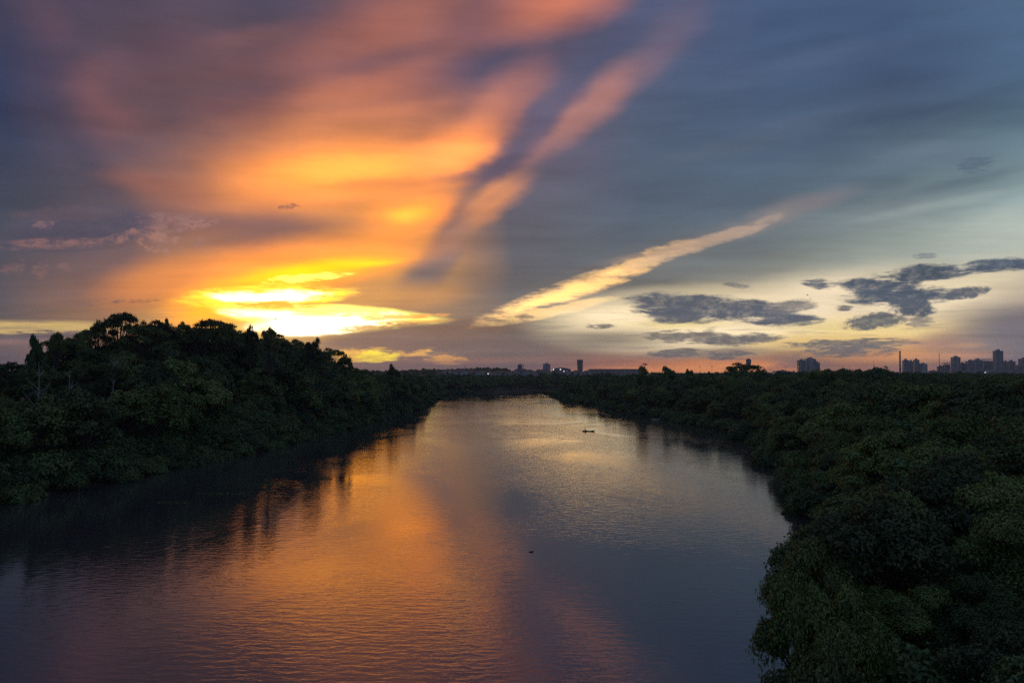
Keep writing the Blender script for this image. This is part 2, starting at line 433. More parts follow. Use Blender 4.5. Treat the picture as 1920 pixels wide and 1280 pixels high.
def tile_nodes(u0, u1, v0, v1):
    col = base_chain(u0 - 80, u1 + 80)
    cnt = 0
    for kind, a, c, op, prm in OPS:
        cx, cy, ang, hl, hw = shape(a, None)
        ex = math.hypot(hl * math.cos(ang), hw * math.sin(ang)) + 60
        ey = math.hypot(hl * math.sin(ang), hw * math.cos(ang)) + 28
        if cx + ex < u0 or cx - ex > u1 or cy + ey < v0 or cy - ey > v1:
            continue
        cnt += 1
        mp = N.new('ShaderNodeMapping'); mp.vector_type = 'TEXTURE'
        L.new(WUV, mp.inputs[0])
        mp.inputs['Location'].default_value = (cx, cy, 0)
        mp.inputs['Rotation'].default_value = (0, 0, ang)
        mp.inputs['Scale'].default_value = (hl, hw, 1000)
        g = N.new('ShaderNodeTexGradient'); g.gradient_type = 'SPHERICAL'
        L.new(mp.outputs[0], g.inputs[0])
        g = g.outputs[1]
        if kind == 'soft':
            f = mrange(g, 0.0, prm, 0.0, op, 'SMOOTHSTEP')
        elif kind == 'fan':
            f = M('MULTIPLY', NS['fan'], mrange(g, 0.0, prm, 0.0, op, 'SMOOTHSTEP'))
        else:
            t, w, amp = prm
            v = M('MULTIPLY_ADD', NS[kind], amp, g)
            pink = c[0] > c[2] * 1.3 and max(c[:3]) < .5
            if op > .45 and a[4] > 8 and not pink:      # thin veil round the body of the cloud
                fo = M('MULTIPLY', mrange(v, t - .45, t + .35, 0.0, op * .6, 'SMOOTHSTEP'), mrange(g, 0.0, 0.3, 0, 1, 'SMOOTHSTEP'))
                lc = tuple(min(x * 1.3 + .015, max(x, 1.0)) for x in c[:3]) + (1.0,)
                col = mixc(fo, col, lc)
            f = M('MULTIPLY', mrange(v, t - w / 2, t + w / 2, 0.0, op, 'SMOOTHSTEP'),
                  mrange(g, 0.0, 0.22, 0, 1, 'SMOOTHSTEP'))
            if max(c[:3]) < 1.0:       # thicker and thinner places inside the cloud
                f = M('MULTIPLY', f, M('MULTIPLY_ADD', NS['puff'], 4.0 if pink else 1.6, .66 if pink else .9, clamp=True))
        if max(c[:3]) > 1.9:           # glare: falls off like light, not like paint
            f = M('POWER', f, 1.9)
        col = mixc(f, col, c)
    if v0 < 150:      # thin horizontal flecks low over the horizon
        fl = noise2(UVV, 1 / 110, 1 / 8, 4.0, 0.55, (5, 1, 0))
        flm = M('MULTIPLY', mrange(fl, .04, .20, 0, 1, 'SMOOTHSTEP'), M('MULTIPLY', mrange(el, 6, 40), mrange(el, 150, 70)))
        col = mixc(M('MULTIPLY', flm, .3), col, lin((108, 103, 108)))
    vm = N.new('ShaderNodeVectorMath'); vm.operation = 'SCALE'
    L.new(col, vm.inputs[0]); L.new(tex1, vm.inputs['Scale'])
    bg = N.new('ShaderNodeBackground'); L.new(vm.outputs[0], bg.inputs[0]); bg.inputs[1].default_value = 1.07
    return bg.outputs[0]

def switch(val, thr, lo, hi):
    ms = N.new('ShaderNodeMixShader')
    L.new(M('GREATER_THAN', val, thr), ms.inputs[0])
    L.new(lo, ms.inputs[1]); L.new(hi, ms.inputs[2])
    return ms.outputs[0]

def tiles(u0, u1, v0, v1, depth):
    if depth == 0:
        return tile_shader(u0, u1, v0, v1)
    if (u1 - u0) > (v1 - v0) * 1.2:
        m = (u0 + u1) / 2
        return switch(az, m, tiles(u0, m, v0, v1, depth - 1), tiles(m, u1, v0, v1, depth - 1))
    m = (v0 + v1) / 2
    return switch(el, m, tiles(u0, u1, v0, m, depth - 1), tiles(u0, u1, m, v1, depth - 1))

UB, VB = 1150.0, 860.0
inner = tiles(-UB, UB, 0.0, VB, 4)
o_lo = tile_shader(-9000, -UB, -10, 2400)
o_hi = tile_shader(UB, 9000, -10, 2400)
o_up = tile_shader(-UB, UB, VB, 2400)
deck = switch(el, VB, inner, o_up)
deck = switch(az, UB, deck, o_hi)
deck = switch(az, -UB, o_lo, deck)

sky = N.new('ShaderNodeTexSky'); sky.sky_type = 'NISHITA'; sky.sun_disc = False
sky.sun_elevation = SUN_EL; sky.sun_rotation = SUN_AZ
sky.altitude = 150; sky.air_density = 1.0; sky.dust_density = 2.0
bg2 = N.new('ShaderNodeBackground'); L.new(sky.outputs[0], bg2.inputs[0]); bg2.inputs[1].default_value = 0.05
ms = N.new('ShaderNodeMixShader'); ms.inputs[0].default_value = 0.04   # the clear sky glimmering through thin cloud
L.new(deck, ms.inputs[1]); L.new(bg2.outputs[0], ms.inputs[2])
wo = N.new('ShaderNodeOutputWorld'); L.new(ms.outputs[0], wo.inputs[0])
world.cycles.sampling_method = 'MANUAL'
world.cycles.sample_map_resolution = 1024

# ------------------------------------------------------------------ sun (very low, behind cloud)
sun_d = bpy.data.lights.new('sun', 'SUN')
sun_d.energy = 0.35
sun_d.angle = math.radians(4.0)
sun_d.color = (1.0, 0.62, 0.3)
sun = bpy.data.objects.new('sun', sun_d); C.objects.link(sun)
sd = Vector((math.sin(SUN_AZ) * math.cos(SUN_EL), math.cos(SUN_AZ) * math.cos(SUN_EL), math.sin(SUN_EL)))
sun.rotation_euler = (-sd).to_track_quat('-Z', 'Y').to_euler()
sun.location = (0, 0, 60)

# ------------------------------------------------------------------ helpers
rng = np.random.default_rng(7)
random.seed(7)

def tag(o, label=None, cat=None, group=None, kind=None):
    if label: o['label'] = label
    if cat: o['category'] = cat
    if group: o['group'] = group
    if kind: o['kind'] = kind
    return o

def mesh_np(name, verts, faces, mat=None, smooth=False):
    """verts (n,3), faces (m,3|4) int arrays"""
    me = bpy.data.meshes.new(name)
    verts = np.asarray(verts, dtype=np.float32); faces = np.asarray(faces, dtype=np.int32)
    k = faces.shape[1]
    me.vertices.add(len(verts)); me.vertices.foreach_set('co', verts.ravel())
    me.loops.add(faces.size); me.loops.foreach_set('vertex_index', faces.ravel())
    me.polygons.add(len(faces))
    me.polygons.foreach_set('loop_start', np.arange(0, faces.size, k, dtype=np.int32))
    if smooth:
        me.polygons.foreach_set('use_smooth', np.ones(len(faces), dtype=bool))
    me.update(calc_edges=True)
    if mat: me.materials.append(mat)
    return me

def link(name, me, parent=None, loc=(0, 0, 0)):
    o = bpy.data.objects.new(name, me); C.objects.link(o)
    o.location = loc
    if parent: o.parent = parent
    return o

def empty(name, loc, rz=0.0):
    o = bpy.data.objects.new(name, None); C.objects.link(o)
    o.location = loc; o.rotation_euler = (0, 0, rz)
    o.empty_display_size = 0.5
    return o

class MB:
    """collects boxes, tubes and prisms into one mesh"""
    def __init__(s): s.v = []; s.f = []
    def add(s, vs, fs):
        n = len(s.v); s.v += [tuple(v) for v in vs]; s.f += [tuple(i + n for i in f) for f in fs]
    def box(s, x0, x1, y0, y1, z0, z1, taper=1.0):
        cx, cy = (x0 + x1) / 2, (y0 + y1) / 2
        t = lambda x, c: c + (x - c) * taper
        vs = [(x0, y0, z0), (x1, y0, z0), (x1, y1, z0), (x0, y1, z0),
              (t(x0, cx), t(y0, cy), z1), (t(x1, cx), t(y0, cy), z1), (t(x1, cx), t(y1, cy), z1), (t(x0, cx), t(y1, cy), z1)]
        s.add(vs, [(0, 3, 2, 1), (4, 5, 6, 7), (0, 1, 5, 4), (1, 2, 6, 5), (2, 3, 7, 6), (3, 0, 4, 7)])
    def tube(s, p, r, n=6, cap=True):
        p = [Vector(q) for q in p]; rings = []
        base = len(s.v)
        for i, q in enumerate(p):
            d = (p[min(i + 1, len(p) - 1)] - p[max(i - 1, 0)]).normalized()
            a = d.orthogonal().normalized() if i == 0 else (a - a.dot(d) * d).normalized()
            b = d.cross(a)
            for k in range(n):
                t = 2 * math.pi * k / n
                s.v.append(tuple(q + (a * math.cos(t) + b * math.sin(t)) * r[i]))
        for i in range(len(p) - 1):
            for k in range(n):
                k2 = (k + 1) % n
                s.f.append((base + i * n + k, base + i * n + k2, base + (i + 1) * n + k2, base + (i + 1) * n + k))
        if cap:
            s.f.append(tuple(base + (len(p) - 1) * n + k for k in range(n)))
            s.f.append(tuple(base + n - 1 - k for k in range(n)))
    def cyl(s, cx, cy, z0, z1, r0, r1=None, n=16):
        s.tube([(cx, cy, z0), (cx, cy, z1)], [r0, r0 if r1 is None else r1], n)
    def mesh(s, name, mat, smooth=False):
        me = bpy.data.meshes.new(name); me.from_pydata(s.v, [], s.f); me.update()
        if smooth:
            me.polygons.foreach_set('use_smooth', np.ones(len(me.polygons), dtype=bool))
        me.materials.append(mat); return me
    def build(s, name, mat, parent=None, loc=(0, 0, 0), smooth=False):
        return link(name, s.mesh(name, mat, smooth), parent, loc)

def new_mat(name):
    m = bpy.data.materials.new(name); m.use_nodes = True
    m.node_tree.nodes.clear()
    return m, m.node_tree.nodes, m.node_tree.links

def plain(name, c1, c2, scale=1.0, rough=0.8, metal=0.0, spec=0.3, emit=None, bump=0.0):
    m, n, l = new_mat(name)
    tcn = n.new('ShaderNodeTexCoord'); nz = n.new('ShaderNodeTexNoise')
    nz.inputs['Scale'].default_value = scale; nz.inputs['Detail'].default_value = 5
    l.new(tcn.outputs['Object'], nz.inputs['Vector'])
    r = n.new('ShaderNodeValToRGB'); r.color_ramp.elements[0].position = .35; r.color_ramp.elements[1].position = .68
    r.color_ramp.elements[0].color = (*c1, 1); r.color_ramp.elements[1].color = (*c2, 1)
    l.new(nz.outputs[0], r.inputs[0])
    p = n.new('ShaderNodeBsdfPrincipled')
    l.new(r.outputs[0], p.inputs['Base Color'])
    p.inputs['Roughness'].default_value = rough; p.inputs['Metallic'].default_value = metal
    p.inputs['Specular IOR Level'].default_value = spec
    if emit:
        p.inputs['Emission Color'].default_value = (*emit[0], 1); p.inputs['Emission Strength'].default_value = emit[1]
    if bump:
        b = n.new('ShaderNodeBump'); b.inputs['Distance'].default_value = bump
        l.new(nz.outputs[0], b.inputs['Height']); l.new(b.outputs[0], p.inputs['Normal'])
    o = n.new('ShaderNodeOutputMaterial'); l.new(p.outputs[0], o.inputs[0])
    return m

def ss(t):
    t = np.clip(t, 0, 1); return t * t * (3 - 2 * t)

# ------------------------------------------------------------------ river course and terrain
LB = [(-260, -112), (-60, -98), (60, -92), (132, -87), (170, -78), (215, -72), (247, -68), (304, -65), (373, -61), (483, -58), (684, -66), (790, -68)]
FB = [(-56, 808), (-30, 842), (10, 900), (52, 966), (140, 1040), (300, 1130), (600, 1230), (1200, 1330)]
NBK = [(1200, 1240), (600, 1140), (300, 1030), (150, 925), (80, 840), (46, 785), (41, 764)]
RB = [(620, 48), (521, 59), (421, 68), (346, 78), (278, 81), (215, 70), (162, 57), (116, 46), (80, 31), (50, 20), (20, 17), (-60, 20), (-260, 30)]
POLY = np.array([(x, y) for y, x in LB] + FB + NBK + [(x, y) for y, x in RB], dtype=float)

def river_sd(px, py):
    """signed distance to the river outline, negative in the water"""
    px = np.asarray(px, float); py = np.asarray(py, float)
    d = np.full(px.shape, 1e9); inside = np.zeros(px.shape, bool)
    a = POLY; b = np.roll(POLY, -1, axis=0)
    for (ax, ay), (bx, by) in zip(a, b):
        ex, ey = bx - ax, by - ay
        t = np.clip(((px - ax) * ex + (py - ay) * ey) / (ex * ex + ey * ey), 0, 1)
        d = np.minimum(d, np.hypot(px - ax - t * ex, py - ay - t * ey))
        if ay != by:
            c = (ay > py) != (by > py)
            inside ^= c & (px < (bx - ax) * (py - ay) / (by - ay) + ax)
    wob = 1.6 * np.sin(px * .11 + py * .07) + 1.1 * np.sin(py * .23 - px * .19) + .7 * np.sin(py * .51 + 1.3)
    far = 1 + ss((py - 350) / 400) * 1.5
    return np.where(inside, -d, d) + wob * far

def ground_h(px, py):
    px = np.asarray(px, float); py = np.asarray(py, float)
    d = river_sd(px, py)
    mid = np.interp(py, [-60, 130, 350, 700], [-35, -20, 5, -5])
    left = ss((mid - px + 6) / 12) * ss((900 - py) / 90)
    hillL = np.interp(py, [-60, 60, 130, 175, 205, 240, 320, 350, 390, 440, 520, 700], [5, 5, 5, 6, 13, 18, 18, 15.5, 12.5, 9, 5, 3])
    h = -3.0 + 4.2 * ss((d + 6) / 12)
    h = h + left * hillL * ss((d - 2) / np.where(py > 190, 28, 42)) * (1 - .75 * ss((d - 48) / 45))
    hr = np.interp(py, [0, 80, 140, 260, 500, 900], [0.6, 1.0, 2.5, 4.0, 4.5, 3.5])
    h = h + (1 - left) * hr * ss((d - 1) / 25)
    # the town stands on a low rise beyond the bend
    h = h + 13.3 * ss((py - 1180) / 260) * np.interp(px, [-1200, -300, -100, 120, 420], [.3, .5, 1, .95, .0]) 
    h = h + (.5 * np.sin(px * .05) + .5 * np.sin(py * .043 + 2)) * ss((d - 4) / 20)
    return h

def grid_axis(parts):
    out = []
    for a, b, s in parts: out += list(np.arange(a, b, s))
    out.append(parts[-1][1]); return np.array(out, float)
gx = grid_axis([(-12000, -2000, 800), (-2000, -500, 90), (-500, -160, 16), (-160, 120, 3.0), (120, 500, 12), (500, 2000, 80), (2000, 12000, 800)])
gy = grid_axis([(-300, 0, 10), (0, 320, 3.0), (320, 1150, 8), (1150, 2400, 40), (2400, 15000, 600)])
GX, GY = np.meshgrid(gx, gy)
GZ = ground_h(GX.ravel(), GY.ravel())
V = np.stack([GX.ravel(), GY.ravel(), GZ], 1)
nx, ny = len(gx), len(gy)
I = np.arange(nx * ny).reshape(ny, nx)
F = np.stack([I[:-1, :-1].ravel(), I[:-1, 1:].ravel(), I[1:, 1:].ravel(), I[1:, :-1].ravel()], 1)
soil = plain('soil', (.030, .026, .016), (.055, .05, .028), .15, .95, bump=.2)
tag(link('ground', mesh_np('ground', V, F, soil, True)), kind='structure')

# water: one sheet, rippled
def water_mat():
    m, n, l = new_mat('river_water')
    g = n.new('ShaderNodeTexCoord')
    def nz(sx, sy, det, rough, rot=0.0, dist=0.0):
        mp = n.new('ShaderNodeMapping'); mp.inputs['Scale'].default_value = (sx, sy, 1); mp.inputs['Rotation'].default_value = (0, 0, rot)
        l.new(g.outputs['Object'], mp.inputs[0])
        t = n.new('ShaderNodeTexNoise'); t.noise_dimensions = '2D'; t.inputs['Scale'].default_value = 1
        t.inputs['Detail'].default_value = det; t.inputs['Roughness'].default_value = rough; t.inputs['Distortion'].default_value = dist
        l.new(mp.outputs[0], t.inputs[0]); return t.outputs[0]
    def mm(op, a, b):
        q = n.new('ShaderNodeMath'); q.operation = op
        for i, x in enumerate((a, b)):
            if isinstance(x, bpy.types.NodeSocket): l.new(x, q.inputs[i])
            else: q.inputs[i].default_value = x
        return q.outputs[0]
    def mr(x, a, b, c, d):
        q = n.new('ShaderNodeMapRange'); q.interpolation_type = 'SMOOTHSTEP'; l.new(x, q.inputs[0])
        for i, y in enumerate((a, b, c, d)): q.inputs[i + 1].default_value = y
        return q.outputs[0]
    patch = nz(.035, .018, 4, .6, .25, .6)          # ruffled and calm patches
    cat = mr(patch, .36, .62, .40, 1.0)
    w1 = nz(.62, 1.55, 3, .5, .08, .3)              # wavelets
    w2 = nz(.28, .55, 2, .5, -.2, .3)
    w3 = nz(3.2, 5.5, 2, .5, .3)
    hgt = mm('ADD', mm('MULTIPLY', w1, WAVE[0]), mm('ADD', mm('MULTIPLY', w2, WAVE[1]), mm('MULTIPLY', w3, WAVE[2])))
    hgt = mm('MULTIPLY', hgt, cat)
    bp = n.new('ShaderNodeBump'); bp.inputs['Strength'].default_value = 1.0; bp.inputs['Distance'].default_value = 1.0
    l.new(hgt, bp.inputs['Height'])
    p = n.new('ShaderNodeBsdfPrincipled')
    p.inputs['Base Color'].default_value = (.050, .042, .040, 1)
    p.inputs['IOR'].default_value = 2.05
    l.new(mr(patch, .35, .7, .02, .06), p.inputs['Roughness'])
    l.new(bp.outputs[0], p.inputs['Normal'])
    o = n.new('ShaderNodeOutputMaterial'); l.new(p.outputs[0], o.inputs[0])
    return m
WAVE = (.027, .015, .003)
wb = MB(); wb.add([(-400, -290, 0), (1400, -290, 0), (1400, 1420, 0), (-400, 1420, 0)], [(0, 1, 2, 3)])
tag(wb.build('river', water_mat()), kind='structure')

# haze: one closed box of thin air round everything
hz, hn, hl_ = new_mat('haze')
pv = hn.new('ShaderNodeVolumePrincipled')
pv.inputs['Color'].default_value = (.80, .84, .95, 1); pv.inputs['Density'].default_value = 7e-5
pv.inputs['Anisotropy'].default_value = 0.2
ho = hn.new('ShaderNodeOutputMaterial'); hl_.new(pv.outputs[0], ho.inputs['Volume'])
hb = MB(); hb.box(-12500, 12500, -400, 15500, -6, 165)
tag(hb.build('haze', hz), kind='stuff')

# ------------------------------------------------------------------ vegetation
def leaf_mat(name, base, tint, bright=1.0):
    m, n, l = new_mat(name)
    oi = n.new('ShaderNodeObjectInfo'); tcn = n.new('ShaderNodeTexCoord')
    nz = n.new('ShaderNodeTexNoise'); nz.inputs['Scale'].default_value = .55; nz.inputs['Detail'].default_value = 4
    l.new(tcn.outputs['Object'], nz.inputs['Vector'])
    nf = n.new('ShaderNodeTexNoise'); nf.inputs['Scale'].default_value = 6.0; nf.inputs['Detail'].default_value = 1
    l.new(tcn.outputs['Object'], nf.inputs['Vector'])
    r = n.new('ShaderNodeValToRGB')
    e = r.color_ramp.elements
    e[0].position = .25; e[0].color = (*base, 1); e[1].position = .75; e[1].color = (*tint, 1)
    ad = n.new('ShaderNodeMath'); ad.operation = 'ADD'
    mu = n.new('ShaderNodeMath'); mu.operation = 'MULTIPLY_ADD'; mu.inputs[1].default_value = .7; mu.inputs[2].default_value = -.35
    l.new(oi.outputs['Random'], mu.inputs[0])
    l.new(nz.outputs[0], ad.inputs[0]); l.new(mu.outputs[0], ad.inputs[1])
    l.new(ad.outputs[0], r.inputs[0])
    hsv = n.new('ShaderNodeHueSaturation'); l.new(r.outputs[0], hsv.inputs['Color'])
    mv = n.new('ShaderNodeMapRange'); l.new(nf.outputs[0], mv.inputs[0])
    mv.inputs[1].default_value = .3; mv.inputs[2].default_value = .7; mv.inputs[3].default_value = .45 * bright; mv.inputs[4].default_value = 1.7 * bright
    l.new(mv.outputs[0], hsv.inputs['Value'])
    df = n.new('ShaderNodeBsdfDiffuse'); l.new(hsv.outputs[0], df.inputs[0])
    tr = n.new('ShaderNodeBsdfTranslucent'); l.new(hsv.outputs[0], tr.inputs[0])
    gl = n.new('ShaderNodeBsdfGlossy'); gl.inputs['Roughness'].default_value = .45; gl.inputs[0].default_value = (.9, .9, .9, 1)
    m1 = n.new('ShaderNodeMixShader'); m1.inputs[0].default_value = .2
    l.new(df.outputs[0], m1.inputs[1]); l.new(tr.outputs[0], m1.inputs[2])
    m2 = n.new('ShaderNodeMixShader'); m2.inputs[0].default_value = .025
    l.new(m1.outputs[0], m2.inputs[1]); l.new(gl.outputs[0], m2.inputs[2])
    o = n.new('ShaderNodeOutputMaterial'); l.new(m2.outputs[0], o.inputs[0])
    return m
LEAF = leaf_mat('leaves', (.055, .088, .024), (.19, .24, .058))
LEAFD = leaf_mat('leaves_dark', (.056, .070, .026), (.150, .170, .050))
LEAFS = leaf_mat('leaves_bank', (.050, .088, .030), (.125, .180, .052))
BARK = plain('bark', (.035, .028, .022), (.09, .075, .06), 3.0, .9, bump=.03)

def rot_leaf(nrm, rs):
    """a tangent frame about each leaf normal"""
    k = len(nrm)
    r = rs.normal(size=(k, 3)); r[:, 2] -= .5
    t = r - (r * nrm).sum(1)[:, None] * nrm
    t /= np.linalg.norm(t, axis=1)[:, None] + 1e-9
    return t, np.cross(nrm, t)

def make_tree(seed, H, R, crown0, nlobes, clumps, per, leaf, flat=.75, open_=0.0, lobe_r=.42, clump_s=.45, dome=.9, drop=.22):
    """returns (trunk mesh builder, leaf verts, leaf faces). Limbs grow to lobes, lobes carry twig clumps of leaves."""
    rs = np.random.default_rng(seed)
    tb = MB()
    lean = rs.normal(size=2) * .04 * H
    fork = np.array([lean[0] * .5, lean[1] * .5, crown0 * .85])
    tr = .022 * H + .05
    tb.tube([(0, 0, -1.0), (lean[0] * .15, lean[1] * .15, crown0 * .3), tuple(fork)], [tr * 1.35, tr, tr * .8], 7)
    lobes = []
    for i in range(nlobes):
        a = 2 * math.pi * (i * .618 + rs.uniform(-.08, .08))
        q = math.sqrt((i + .5) / nlobes)
        rr = R * (1 - lobe_r * .8) * q
        top = crown0 + (H - crown0) * (1 - lobe_r * .55) * (dome * math.sqrt(max(1 - (q * .92) ** 2, 0)) + (1 - dome) * rs.uniform(.5, 1))
        z = max(crown0 * .9, top - rs.uniform(0, drop) * (H - crown0))
        r0 = R * lobe_r * rs.uniform(.75, 1.2)
        lobes.append((lean[0] + rr * math.cos(a), lean[1] + rr * math.sin(a), z, r0))
    P = []; Nn = []
    for (x, y, z, r0) in lobes:
        m1 = (fork + (np.array([x, y, z]) - fork) * .5); m1[2] += r0 * .15; m1[:2] += rs.normal(size=2) * r0 * .15
        tb.tube([tuple(fork), tuple(m1), (x, y, z)], [tr * .5, tr * .3, tr * .13], 5, False)
        d = rs.normal(size=(clumps, 3)); d /= np.linalg.norm(d, axis=1)[:, None]
        d[:, 2] = np.where(d[:, 2] < -.25, -d[:, 2] * .6, d[:, 2])
        rad = r0 * (rs.uniform(.55, 1.0, clumps) ** .6) * np.where(rs.random(clumps) < .14, 1.22, 1.0)
        c = np.array([x, y, z]) + d * rad[:, None] * np.array([1, 1, flat])
        if open_ > 0:
            c = c[rs.random(clumps) > open_]; d = d[:len(c)]
        for j in range(0, len(c), max(1, len(c) // 6)):
            tb.tube([(x, y, z), tuple((np.array([x, y, z]) + c[j]) / 2 + rs.normal(size=3) * .1 * r0), tuple(c[j])], [tr * .12, tr * .08, tr * .03], 4, False)
        k = len(c)
        off = rs.normal(size=(k, per, 3)) * clump_s * np.array([1, 1, .6])
        off[:, :, 2] -= (off[:, :, 0] ** 2 + off[:, :, 1] ** 2) * .35 / max(clump_s, .1)   # sprays droop at their rims
        p = c[:, None, :] + off
        nn = d[:, None, :] * .7 + np.array([0, 0, 1.0]) + rs.normal(size=(k, per, 3)) * .55 + off * (.5 / clump_s)
        P.append(p.reshape(-1, 3)); Nn.append(nn.reshape(-1, 3))
    P = np.concatenate(P); Nn = np.concatenate(Nn); Nn /= np.linalg.norm(Nn, axis=1)[:, None] + 1e-9
    t, b = rot_leaf(Nn, rs)
    s = leaf * rs.uniform(.6, 1.35, len(P))[:, None]
    w = .28
    v = np.stack([P - t * s * .5, P + b * s * w + Nn * s * .06, P + t * s * .55 - Nn * s * .12, P - b * s * w + Nn * s * .06], 1).reshape(-1, 3)
    f = np.arange(len(v)).reshape(-1, 4)
    return tb, v, f

PROTO = {}
def proto(key, mat, **kw):
    tb, v, f = make_tree(**kw)
    top = float(np.percentile(v[:, 2], 99.7)); rad = float(np.percentile(np.hypot(v[:, 0], v[:, 1]), 98))
    PROTO.setdefault(key, []).append((tb.mesh('trunk', BARK), mesh_np('crown', v, f, mat), top, rad))
# nearest crowns (fine leaves), near, middle, far, tall open skyline trees, bank shrubs
SPEC = [dict(leaf=.20, per=50, clumps=74, nlobes=19, lobe_r=.27, clump_s=.26, flat=.7, dome=.75, crown0=4.0),     # fine leaved, many sprays
        dict(leaf=.30, per=32, clumps=70, nlobes=15, lobe_r=.30, clump_s=.34, flat=.62, dome=.7, crown0=4.6),     # layered
        dict(leaf=.38, per=24, clumps=60, nlobes=13, lobe_r=.33, clump_s=.40, flat=.8, dome=.85, crown0=3.6),     # broad leaved dome
        dict(leaf=.26, per=36, clumps=58, nlobes=22, lobe_r=.22, clump_s=.30, flat=.6, dome=.55, crown0=4.4)]     # broken, tufted
for i in range(4):
    proto('fine', (LEAF, LEAFD, LEAFS, LEAF)[i], seed=100 + i, H=(11.5, 12.5, 10.8, 12.8)[i], R=(5.4, 5.8, 5.0, 5.6)[i], drop=.36, **SPEC[i])
for i in range(4):
    k = dict(SPEC[i]); k['leaf'] *= 1.6; k['per'] = int(k['per'] * .5); k['clumps'] = int(k['clumps'] * .8); k['clump_s'] *= 1.15
    proto('near', (LEAF, LEAFD, LEAFS, LEAF)[i], seed=120 + i, H=(13, 14, 12, 14)[i], R=(5.4, 5.8, 5.0, 5.6)[i], drop=.36, **k)
for i in range(5):
    proto('middle', (LEAF, LEAFD, LEAFS, LEAFD, LEAF)[i], seed=140 + i, H=14.5, R=5.0, crown0=4.5, nlobes=12 + 2 * (i % 3), clumps=34, per=16, leaf=(.45, .6, .7, .5, .62)[i], flat=.8, lobe_r=.33 - .035 * (i % 3), clump_s=.42, dome=.7, drop=.34)
for i in range(4):
    proto('far', (LEAF, LEAFD, LEAFS, LEAFD)[i], seed=160 + i, H=14.5, R=5.4, crown0=3.5, nlobes=9, clumps=22, per=10, leaf=1.05, flat=.95, lobe_r=.40, clump_s=.6, dome=.7, drop=.3)
for i in range(5):
    proto('open', LEAFD, seed=180 + i, H=19, R=6.4, crown0=8.5, nlobes=17, clumps=34, per=17, leaf=.44, flat=.5, open_=.34, lobe_r=.23, clump_s=.36, dome=.6)
for i in range(4):
    proto('shrub', LEAFS, seed=200 + i, H=4.6, R=3.6, crown0=.9, nlobes=9, clumps=44, per=13, leaf=.50, flat=.8, lobe_r=.42, clump_s=.38, dome=.9)

def jitter_grid(x0, x1, y0, y1, s, seed):
    rs = np.random.default_rng(seed)
    X, Y = np.meshgrid(np.arange(x0, x1, s), np.arange(y0, y1, s))
    X = X + (np.arange(X.shape[0])[:, None] % 2) * s * .5
    X = X.ravel() + rs.uniform(-.38, .38, X.size) * s; Y = Y.ravel() + rs.uniform(-.38, .38, Y.size) * s
    return X, Y, rs

PLANTS = []       # x, y, z, scale, rot, kind, zone
def in_view(x, y, pad=26):
    return (np.abs(x) < .86 * y + pad) & (y > -14)

def scatter(zone, x0, x1, y0, y1, s, seed, dmin, dmax, kind_f, scale_f, cond=None):
    X, Y, rs = jitter_grid(x0, x1, y0, y1, s, seed)
    k = in_view(X, Y)
    X, Y = X[k], Y[k]
    d = river_sd(X, Y)
    k = (d > dmin) & (d < dmax)
    if cond is not None: k &= cond(X, Y)
    X, Y, d = X[k], Y[k], d[k]
    Z = ground_h(X, Y)
    for x, y, z, dd in zip(X, Y, Z, d):
        kd = kind_f(x, y, dd, rs); sc_ = scale_f(x, y, dd, rs)
        PLANTS.append((x, y, z - .15, sc_, rs.uniform(0, 6.283), kd, zone))

isL = lambda X, Y: (X < np.interp(Y, [0, 900], [-30, 0])) & (Y < 880)
isR = lambda X, Y: (X > np.interp(Y, [0, 900], [0, 20])) & (Y < 1010)
# left bank: low growth at the water's edge, bushes, wood up the slope
scatter('left edge', -130, -40, 60, 860, 3.0, 1, -1.2, 6, lambda x, y, d, r: 'shrub', lambda x, y, d, r: r.uniform(.55, .95), isL)
scatter('left slope', -150, -40, 60, 620, 3.7, 2, 5, 17, lambda x, y, d, r: 'shrub' if r.random() < .75 else 'middle',
        lambda x, y, d, r: r.uniform(1.0, 1.45) * (.42 if False else 1) if True else 1, isL)
def lk(x, y, d, r):
    if y < 420: return 'open' if (r.random() < (.30 if d > 24 else .08)) else 'middle'
    return 'far'
def ls(x, y, d, r):
    return r.uniform(.66, 1.06) * float(np.interp(d, [14, 26, 44, 66], [.62, .98, .96, .62])) * float(np.interp(y, [60, 170, 198, 216, 330, 420, 600], [.92, .92, .95, 1.16, 1.18, 1.12, 1.0]))
scatter('left wood', -240, -40, 60, 640, 6.2, 3, 15, 80, lk, ls, isL)
scatter('left far wood', -260, -40, 600, 1000, 8.5, 4, 5, 170, lambda x, y, d, r: 'far', lambda x, y, d, r: r.uniform(.75, 1.1), lambda X, Y: (X < 20))
# far bank beyond the bend
scatter('far bank', -900, 900, 830, 1190, 11, 5, 5, 420, lambda x, y, d, r: 'far', lambda x, y, d, r: r.uniform(.75, 1.05),
        lambda X, Y: ~((X > 40) & (Y < 1000 + (X - 40) * .3)))
